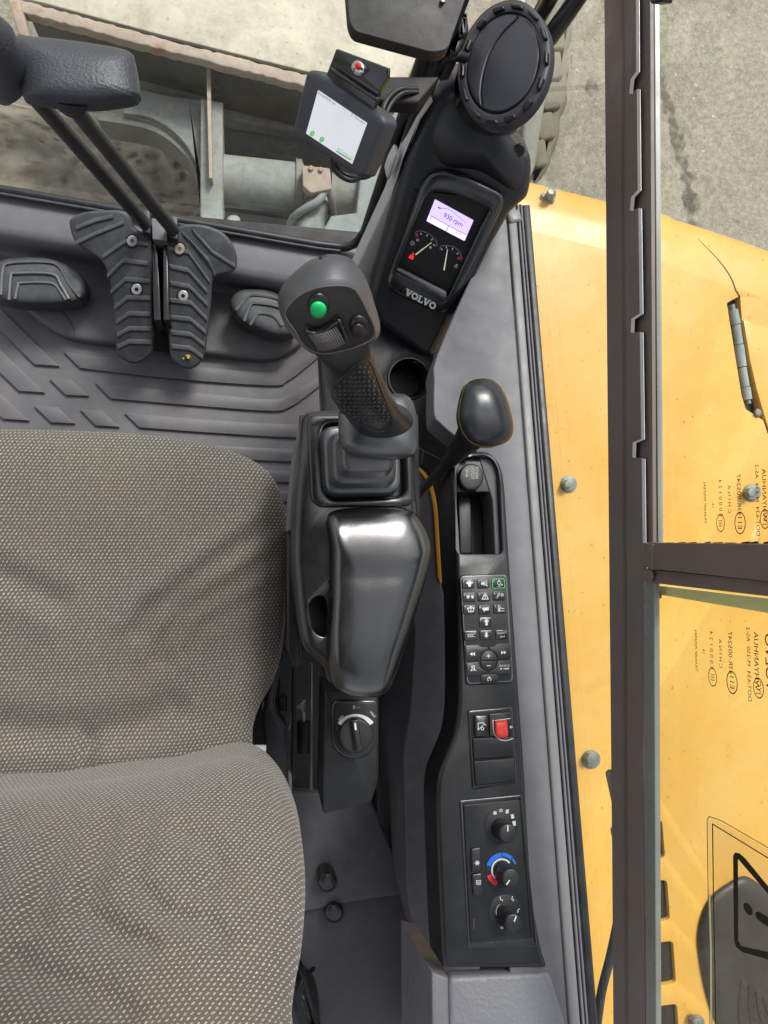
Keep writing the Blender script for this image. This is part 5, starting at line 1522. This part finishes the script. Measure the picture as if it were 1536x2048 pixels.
# ------------------------------------------------------------------ small screen on a bracket
MS = P3((636, 180, .76), (734, 246, .789), (612, 267, .731))
mo = thing('attachment_display', at(690, 260, MS), 'small tilted white touch screen in a dark grey housing', 'display')
mon = plate('housing', rpoly([(611, 139), (632, 139), (762, 230), (768, 246), (724, 352), (712, 353), (590, 274), (583, 260)], 10), MS, m_lining, mo, thick=0.022, ch=0.006, seg=4)
mon.data.materials[0] = M('display_housing', (58, 60, 68), 0.5, grain=0.4, gs=1200, var=0.05)
scr = plate('screen', rpoly([(636, 180), (734, 246), (704, 328), (612, 267)], 1), MS.off(0.0006), m_screen, mo, thick=0.001, ch=0)
U2 = (.266, -.964)
text('XCONTROL G2', 653, 196.5, 4.2, 34, MS.off(.0006), m_screenink, scr, up=U2, dz=.0003)
text('Tiltrotator', 719, 240, 4.0, 34, MS.off(.0006), m_screenink, scr, up=U2, dz=.0003)
text('1', 704, 228.5, 7, 34, MS.off(.0006), m_screenink, scr, up=U2, dz=.0003)
for x, y, s in ((624.5, 267, '1'), (643.5, 279, '2')):
    print_px([circ(x, y, 4.6, 6.2, 30, 20)], MS.off(.0006), m_greens, scr, dz=.0003, name='status_dot')
    text(s, x, y, 5.4, 34, MS.off(.0006), m_white, scr, up=U2, dz=.0005)
text('XControl', 689.5, 306.5, 7.6, 32, MS.off(.0006), m_greens, scr, up=U2, dz=.0003, sx=.86)
print_px(stroke2([(673, 302.5), (701.5, 320)], 1.5), MS.off(.0006), m_screenink, scr, dz=.0003, name='underline')
brk = thing('display_bracket', at(800, 180, .70), 'black bent metal bracket with red indicator lamp holding the small display', 'bracket')
plate('back_plate', rpoly([(672, 97), (776, 136), (775, 156), (758, 186), (746, 222), (650, 156)], 3), MS.off(-0.006), m_gloss, brk, thick=0.004, ch=0.001)
plate('top_plate', rpoly([(672, 97), (776, 136), (775, 152), (757, 184), (664, 122)], 3), MS.off(0.002), m_gloss, brk, thick=0.004, ch=0.0015)
plate('rib', rpoly([(660, 132), (754, 194), (751, 204), (656, 142)], 4), MS.off(0.0015), m_gloss, brk, thick=0.006, ch=0.003)
plate('arm', [(770, 152), (880, 152), (870, 168), (838, 206), (754, 202), (758, 186)], 0.735, m_deep, brk, thick=0.02, ch=0.003)
dome('lamp_bezel', circ(716, 136.5, 14.5, 17.5, -20, 28), MS.off(0.002), 0.006, m_chrome, brk, p=2, rings=8)
dome('lamp', circ(717, 132.5, 7, 8.5, -20, 20), MS.off(0.0065), 0.005, m_red, brk, p=2, rings=6)
cbl = thing('display_cable', at(764, 250, .72), 'thin black cable looping behind the small display', 'cable')
ptube('cable', [(836, 178, .735), (801, 178, .742), (776, 198, .742), (765, 228, .742), (766, 275, .73), (757, 314, .72), (734, 340, .715), (710, 360, .71), (688, 356, .71), (670, 340, .715), (662, 318, .72)], 0.0028, m_rubber, cbl, n=8)
ptube('cable', [(836, 184, .735), (806, 186, .742), (784, 205, .742), (771, 235, .742), (770, 270, .73), (762, 320, .72), (738, 352, .715), (706, 354, .71), (684, 344, .71), (672, 326, .72)], 0.0024, m_rubber, cbl, n=8)
# dark box hanging in at the top
tbx = thing('roof_monitor', at(800, 40, .95), 'dark monitor back hanging in at the top edge', 'monitor')
plate('case', rpoly([(690, -60), (698, 40), (708, 62), (866, 105), (896, 98), (930, 0), (945, -60)], [0, 14, 12, 14, 10, 0, 0]), 0.94, m_deep, tbx, thick=0.012, ch=0.0008).data.materials[0] = M('monitor_case', (20, 18, 17), .6, grain=.4, var=.05, dust=.1)
dome('screw', circ(886, 1, 6, 5), .94, .004, m_chrome, tbx, rings=4)
lt = thing('window_latch', at(905, 120, .66), 'worn grey black window latch between monitor and air vent', 'latch')
plate('body', rpoly([(914, 24), (936, 20), (940, 60), (918, 106), (898, 108), (904, 72)], 5), .70, m_black, lt, thick=0.05, ch=0.006)
plate('catch', rpoly([(918, 36), (932, 30), (936, 66), (920, 76)], 4), .705, m_rubber, lt, thick=0.01, ch=0.004)
ptube('strap', [(864, 158, .64), (880, 128, .67), (906, 112, .69), (930, 116, .68)], 0.006, m_black, lt)
sr = thing('stay_rod', at(1120, 60, .75), 'black stay rod beside the air vent outside the window corner', 'rod')
ptube('rod', [(1040, 140, .62), (1100, 74, .66), (1160, -12, .70), (1200, -70, .72)], 0.011, m_rubber, sr, sub=2)
ptube('rod', [(1030, 100, .62), (1080, 34, .66), (1110, -20, .70), (1140, -70, .72)], 0.009, m_rubber, sr, sub=2)
orr = thing('orange_reflection', at(1085, 20, .6), 'orange reflection built as a short bar behind the stay rods at the top', 'rail')
ptube('rail', [(1060, 60, .55), (1090, 14, .6), (1130, -50, .64)], 0.008, m_orange, orr, sub=2)  # solid bar standing in for an orange reflection

# ------------------------------------------------------------------ armrest pod
AZ = 0.60
ap = thing('armrest_pod', at(700, 1150, 0.5), 'glossy black armrest pod with padded leather rest beside the seat', 'armrest')
body_o = crv([(604, 838), (622, 820), (700, 818), (800, 822), (828, 836), (834, 870), (832, 960), (838, 1010)], 4, closed=False) + crv([(842, 1050), (836, 1150), (780, 1310), (755, 1370), (690, 1380), (658, 1366), (648, 1338), (610, 1300), (600, 1262), (592, 1200), (585, 1100), (590, 980)], 4, closed=False)
boot_hole = rpoly([(640, 846), (806, 838), (812, 1000), (650, 1006)], 22)
scoop = crv([(650, 1196), (656, 1230), (654, 1270), (638, 1272), (622, 1254), (616, 1226), (620, 1204), (634, 1192)], 4)
plate('shell', body_o, AZ, m_gloss, ap, thick=0.10, ch=0.014, holes=[boot_hole, scoop], hch=0.001, seg=5)
plate('shell_floor', [(600, 830), (836, 830), (840, 1020), (800, 1300), (640, 1330), (590, 1200)], AZ - 0.05, m_deep, ap, thick=0.02, ch=0)
rimo = rpoly([(614, 828), (824, 828), (828, 1004), (816, 1012), (640, 1014), (622, 1000)], 22)
plate('boot_rim', rimo, AZ + 0.006, m_gloss, ap, thick=0.008, ch=0.004, holes=[rpoly([(642, 846), (806, 840), (812, 996), (652, 1002)], 24)], hch=0.003)
plate('side_trim', [(575, 1062), (577, 1000), (588, 900), (602, 842), (610, 846), (598, 920), (592, 1000), (588, 1062)], AZ - 0.06, m_lining, ap, thick=0.06, ch=0.003)
plate('side_skirt', [(573, 1060), (592, 1060), (600, 1260), (604, 1330), (590, 1340), (574, 1300)], AZ - 0.10, m_black, ap, thick=0.08, ch=0.004)
pad_o = crv([(654, 1040), (672, 1020), (740, 1014), (812, 1016), (844, 1044), (862, 1084), (862, 1116), (846, 1178), (824, 1250), (800, 1322), (785, 1364), (768, 1388), (738, 1396), (704, 1393), (674, 1378), (660, 1350), (655, 1280), (660, 1180), (660, 1100)], 6)
def padz(x, y, s):
    z = 0.004 * math.exp(-((x - 668) / 16) ** 2) * (1 - s ** 4)           # raised inner roll
    t_ = max(0.0, min(1.0, (1110 - y) / 95.0))
    z -= 0.002 * t_ * t_ * (1 - s ** 8)                                     # falls away towards the joystick
    z -= 0.0012 * math.exp(-((y - 1150) / 20) ** 2) * (1 - s ** 3)
    return z
dome('rest_pad', pad_o, AZ + 0.002, 0.027, m_leather, ap, p=5, q=0.6, rings=30, skirt=0.02, zf=padz, centre=(748, 1190))
plate('pad_seam', pad_o, AZ + 0.004, m_deep, ap, thick=0.01, ch=0.002)
# throttle dial box
tz = 0.50
th = thing('throttle_panel', at(700, 1500, 0.4), 'black throttle dial box with white speed scale behind the armrest', 'dial panel')
plate('box', rpoly([(650, 1380), (757, 1380), (757, 1560), (742, 1606), (650, 1629), (646, 1625)], [4, 10, 20, 6, 4, 2]), tz, m_black, th, thick=0.10, ch=0.003)
pl_o = [(664, 1410), (672, 1400), (750, 1400), (757, 1408), (757, 1470)] + circ(710, 1470, 47, 48, 0, 20, 0, 180) + [(663, 1440)]
plate('dial_surround', pl_o, tz + 0.006, m_gloss, th, thick=0.007, ch=0.003)
T2 = SS(tz + 0.007)
plate('dial_plate', [(672, 1414), (678, 1408), (744, 1407), (750, 1414), (750, 1470)] + circ(711, 1470, 39, 40, 0, 20, 0, 180) + [(672, 1440)], T2, m_black, th, thick=0.002, ch=0.0005)
plate('dial_base', circ(711, 1478, 36, 36), T2.off(.003), m_gloss, th, thick=0.004, ch=0.001)
kb = plate('dial', circ(713, 1472, 33, 35), T2.off(.014), m_rubber, th, thick=0.012, ch=0.0025)
plate('dial_grip', rpoly([(702, 1440), (717, 1439), (725, 1502), (712, 1506)], 4), T2.off(.023), m_gloss, kb, thick=0.01, ch=0.002)
print_px([rpoly([(708, 1446), (712, 1445.5), (713.5, 1460), (710, 1460.5)], 1)], T2.off(.023), m_white, kb, name='pointer')
print_px([q for q in arcband(712, 1472, 36, 45, 216, 322, 22, .98)], T2, m_white, th, dz=.0004, name='speed_scale')
text('MIN', 682, 1436, 5, -48, T2, m_white, th); text('MAX', 746, 1429, 5, 48, T2, m_white, th)
mark(ic['engine'], 708, 1415, 4.4, 0, T2, m_white, th); text('rpm', 716.5, 1415.5, 3.6, 0, T2, m_grey, th)
print_px(stroke2(circ(683, 1543, 20, 21, 0, 30), 1.2, closed=True) + stroke2([(664, 1534), (656, 1535), (656, 1550), (664, 1552)], 1.2), tz, m_deep, th, dz=.0005, name='moulded_ring')

# ------------------------------------------------------------------ joystick
JB = thing('joystick', at(740, 930, AZ), 'black joystick with dotted grip, green button and thumb wheel', 'joystick')
steps = [([(632, 838), (808, 832), (812, 1000), (640, 1004)], .585, 22), ([(646, 852), (800, 846), (802, 984), (652, 988)], .628, 26), ([(664, 866), (792, 860), (792, 966), (668, 968)], .656, 24), ([(682, 880), (786, 874), (786, 944), (686, 944)], .684, 20)]
prev = None
for k, (q, z, r) in enumerate(steps):
    lo = steps[k - 1][1] if k else z - .02
    th_ = z - lo if k else 0.03
    plate('bellows', rpoly(q, r, 6), z, m_sheen, JB, thick=max(.012, th_ * .8), ch=0.006, seg=4, taper=0.004)
volvo(742, 928, 8.5, -1, P3((700, 922, .684), (780, 922, .684), (742, 936, .672)), m_gloss, JB, name='moulded_letters')
fl_o = crv([(680, 826), (700, 800), (740, 790), (788, 787), (812, 790), (826, 806), (834, 838), (835, 880), (831, 902), (818, 913), (775, 917), (716, 911), (692, 899), (682, 880)], 5)
dome('hand_rest', fl_o, 0.695, 0.020, m_sheen, JB, p=3, q=.6, rings=14, skirt=0.012, centre=(762, 846))
plate('hand_rest_lip', [(757 + (x - 757) * 1.01, 852 + (y - 852) * 1.01) for x, y in fl_o], 0.692, m_rubber, JB, thick=0.010, ch=0.003)
# grip: oval sections given by their left and right picture edges
secs = [(772, 846, 60, 44, .700, 10), (758, 838, 62, 42, .722, 14), (741, 818, 66, 40, .750, 20), (724, 795, 71, 40, .785, 24), (712, 772, 68, 40, .815, 24), (706, 748, 61, 40, .84, 22), (700, 728, 54, 40, .862, 18), (690, 706, 56, 42, .885, 14), (672, 676, 64, 44, .91, 10)]
rg = []
for cx, cy, rx, ry, z, rot in secs:
    SP = Pl(at(cx, cy, z), (0.10, -0.55, 0.83))
    rg.append([at(x, y, SP) for x, y in circ(cx, cy, rx, ry, rot, 40)])
grip = loft('grip', rg, m_pod, JB, smooth=180)
# raised dots on the grip pad
bm = bmesh.new()
bpy.context.view_layer.update()
from mathutils.bvhtree import BVHTree
bvh = BVHTree.FromPolygons([tuple(v.co + JB.location) for v in grip.data.vertices], [tuple(p.vertices) for p in grip.data.polygons])
pad_poly = crv([(710, 728), (732, 720), (742, 728), (760, 775), (778, 820), (784, 840), (776, 856), (758, 860), (730, 852), (700, 836), (672, 812), (663, 788), (668, 770), (690, 748)], 4)
def inside(x, y, P):
    c = False
    for i in range(len(P)):
        x1, y1 = P[i - 1]; x2, y2 = P[i]
        if (y1 > y) != (y2 > y) and x < (x2 - x1) * (y - y1) / (y2 - y1) + x1: c = not c
    return c
vs, fs = [], []
inner_poly = [(723 + (x - 723) * .92, 792 + (y - 792) * .92) for x, y in pad_poly]
for r in range(16):
    for c in range(15):
        x, y = 660 + c * 9.6 + (r % 2) * 1.5, 724 + r * (10.2 - r * .14)
        if not inside(x, y, inner_poly): continue
        hit = bvh.ray_cast(CAM, ray(x, y).normalized())
        if hit[0] is None: continue
        p, n = hit[0], hit[1]
        u, v = _frame(n)
        i0 = len(vs); R_ = 0.0016
        for k in range(6): vs.append(p + (u * math.cos(k * math.pi / 3) + v * math.sin(k * math.pi / 3)) * R_)
        for k in range(6): vs.append(p + (u * math.cos(k * math.pi / 3) + v * math.sin(k * math.pi / 3)) * R_ * .6 + n * .0013)
        for k in range(6): fs.append((i0 + k, i0 + (k + 1) % 6, i0 + 6 + (k + 1) % 6, i0 + 6 + k))
        fs.append(tuple(range(i0 + 6, i0 + 12)))
dots = mk('grip_dots', vs, fs, m_pedal, grip, 60)
dots['kind'] = 'stuff'
ol = []
for x, y in pad_poly + pad_poly[:1]:
    hit = bvh.ray_cast(CAM, ray(x, y).normalized())
    if hit[0] is not None: ol.append(hit[0] + hit[1] * .0002)
tube('pad_outline', ol, .0009, m_rubber, grip, 6)
# head
HS = P3((650, 640, .935), (740, 660, .925), (660, 560, .965))
face_o = crv([(566, 628), (584, 600), (606, 584), (640, 572), (684, 569), (708, 575), (722, 592), (740, 628), (752, 656), (750, 676), (730, 690), (695, 702), (650, 710), (622, 704), (604, 690), (588, 664)], 5)
back_o = crv([(556, 612), (560, 580), (580, 553), (608, 528), (634, 514), (668, 508), (700, 517), (722, 540), (738, 572), (750, 610), (760, 648), (756, 676), (730, 692), (695, 703), (650, 711), (618, 704), (594, 682), (570, 650)], 5)
n_ = 90
def resample(P, n):
    L = [0]
    for i in range(len(P)): L.append(L[-1] + math.dist(P[i], P[(i + 1) % len(P)]))
    out = []
    for k in range(n):
        t = L[-1] * k / n
        i = max(j for j in range(len(P)) if L[j] <= t)
        f = (t - L[i]) / max(1e-9, L[i + 1] - L[i])
        a, b = P[i], P[(i + 1) % len(P)]
        out.append((a[0] + (b[0] - a[0]) * f, a[1] + (b[1] - a[1]) * f))
    return out
def polar(P, c, n):
    P = resample(P, 400)
    out = []
    for k in range(n):
        a = 2 * math.pi * k / n - math.pi
        best = min(P, key=lambda p: abs((math.atan2(p[1] - c[1], p[0] - c[0]) - a + math.pi) % (2 * math.pi) - math.pi))
        out.append(best)
    return out
cH = (660, 625)
fo, bo = polar(face_o, cH, n_), polar(back_o, cH, n_)
def blend(a, b, t): return [(p[0] + (q[0] - p[0]) * t, p[1] + (q[1] - p[1]) * t) for p, q in zip(a, b)]
def shr(a, s): return [(cH[0] + (x - cH[0]) * s, cH[1] + (y - cH[1]) * s) for x, y in a]
hr = [[at(x, y, HS.off(-.001)) for x, y in shr(fo, .965)], [at(x, y, HS.off(0.0005)) for x, y in shr(fo, .985)], [at(x, y, HS.off(-.001)) for x, y in fo], [at(x, y, HS.off(-.006)) for x, y in blend(fo, bo, .22)],
      [at(x, y, HS.off(-.014)) for x, y in blend(fo, bo, .55)], [at(x, y, HS.off(-.024)) for x, y in blend(fo, bo, .85)], [at(x, y, HS.off(-.034)) for x, y in bo], [at(x, y, HS.off(-.048)) for x, y in shr(bo, .95)], [at(x, y, HS.off(-.058)) for x, y in shr(bo, .75)]]
head = loft('head', hr, M('joystick_head', (58, 59, 65), .45, grain=.4, gs=1100, var=.05, dust=.08), JB, smooth=60)
def weave():
    t = NT('woven_black_panel')
    ch_ = t.n('TexChecker'); ch_.inputs['Scale'].default_value = 520
    t.l(t.tc.outputs['Object'], ch_.inputs['Vector'])
    t.b.inputs['Base Color'].default_value = lin((34, 32, 29))
    t.l(t.bump(ch_.outputs['Fac'], .5, .0008), t.b.inputs['Normal'])
    t.b.inputs['Roughness'].default_value = .38
    return t.m
plate('button_panel', shr(fo, .955), HS.off(0.0), weave(), head, thick=0.003, ch=0.0006)
tube('panel_rim', [at(x, y, HS.off(.0002)) for x, y in shr(fo, .965) + shr(fo, .965)[:1]], .0006, m_lining, head, 6)
tube('seam_line', [at(x, y, HS.off(-.0145)) for x, y in crv([(576, 585), (594, 568), (626, 553), (660, 548), (694, 552), (712, 560)], 4, closed=False)], .0006, m_deep, head, 6)
def btn(px, py, r, mat, nm):
    plate('button_collar', circ(px + 2, py - 6, r * 1.35, r * 1.4), HS.off(.003), m_pod, JB, thick=.004, ch=.003, holes=[circ(px, py, r * 1.05, r * 1.05)])
    dome(nm, circ(px, py, r, r * .97, 20, 36), HS.off(.003), .0035, mat, JB, p=2.5, q=.6, rings=8, skirt=.003)
btn(636.5, 618.5, 16.5, m_green, 'green_button')
btn(717, 661, 15, m_rubber, 'black_button')
wheel = plate('wheel_recess', rpoly([(606, 664), (640, 660), (672, 642), (682, 642), (698, 680), (690, 688), (650, 700), (630, 698)], 5), HS.off(.0012), m_deep, JB, thick=.002, ch=.0004)
tube('wheel_lip', [at(x, y, HS.off(.004)) for x, y in crv([(610, 660), (628, 666), (652, 660), (674, 644), (680, 644), (694, 680)], 4, closed=False)], .0014, m_gloss, JB, 8)
for k in range(13):
    f = k / 12
    x0, y0 = 618 + 52 * f, 668 - 14 * f + 5 * math.sin(math.pi * f)
    x1, y1 = 638 + 50 * f, 698 - 12 * f + 5 * math.sin(math.pi * f)
    hgt = .002 + .004 * math.sin(math.pi * (f * .8 + .1))
    tube('wheel_ridge', [at(x0, y0, HS.off(hgt)), at((x0 + x1) / 2 + 1, (y0 + y1) / 2, HS.off(hgt + .002)), at(x1, y1, HS.off(hgt))], .0010, m_ridge, JB, 6)
plate('head_screw', circ(647, 524, 9.5, 7.5, -10, 20), HS.off(-.026), m_rubber, JB, thick=.004, ch=.001)

# ------------------------------------------------------------------ blade lever
bl = thing('blade_lever', at(838, 985, 0.36), 'short lever with smooth black knob and thin yellow seam beside the joystick', 'lever')
ko = crv([(922, 800), (934, 766), (962, 756), (990, 762), (1010, 786), (1024, 830), (1027, 862), (1016, 882), (985, 893), (950, 888), (928, 868), (918, 836)], 6)
dome('knob', ko, 0.645, 0.022, M('knob_black', (40, 43, 48), .3, grain=.12, gs=500, var=.04), bl, p=3, q=.6, rings=16)
plate('seam', [(972 + (x - 972) * 1.007, 825 + (y - 825) * 1.007) for x, y in ko], 0.645, m_yline, bl, thick=0.0015, ch=0)
plate('under_knob', [(972 + (x - 972) * 1.0, 825 + (y - 825) * 1.0) for x, y in ko], 0.643, m_pod, bl, thick=0.012, ch=0.002)
nk = [(966, 834, 42, 48, .634), (948, 864, 33, 34, .605), (928, 888, 24, 25, .57), (910, 908, 19, 19, .535), (897, 923, 16, 16, .505)]
loft('collar', [[at(x, y, z) for x, y in circ(cx, cy, rx, ry, 0, 28)] for cx, cy, rx, ry, z in nk], m_rubber, bl, smooth=180)
ptube('rod', [(900, 920, .515), (868, 954, .44), (834, 992, .36)], 0.0072, m_rod, bl, n=14, sub=1)
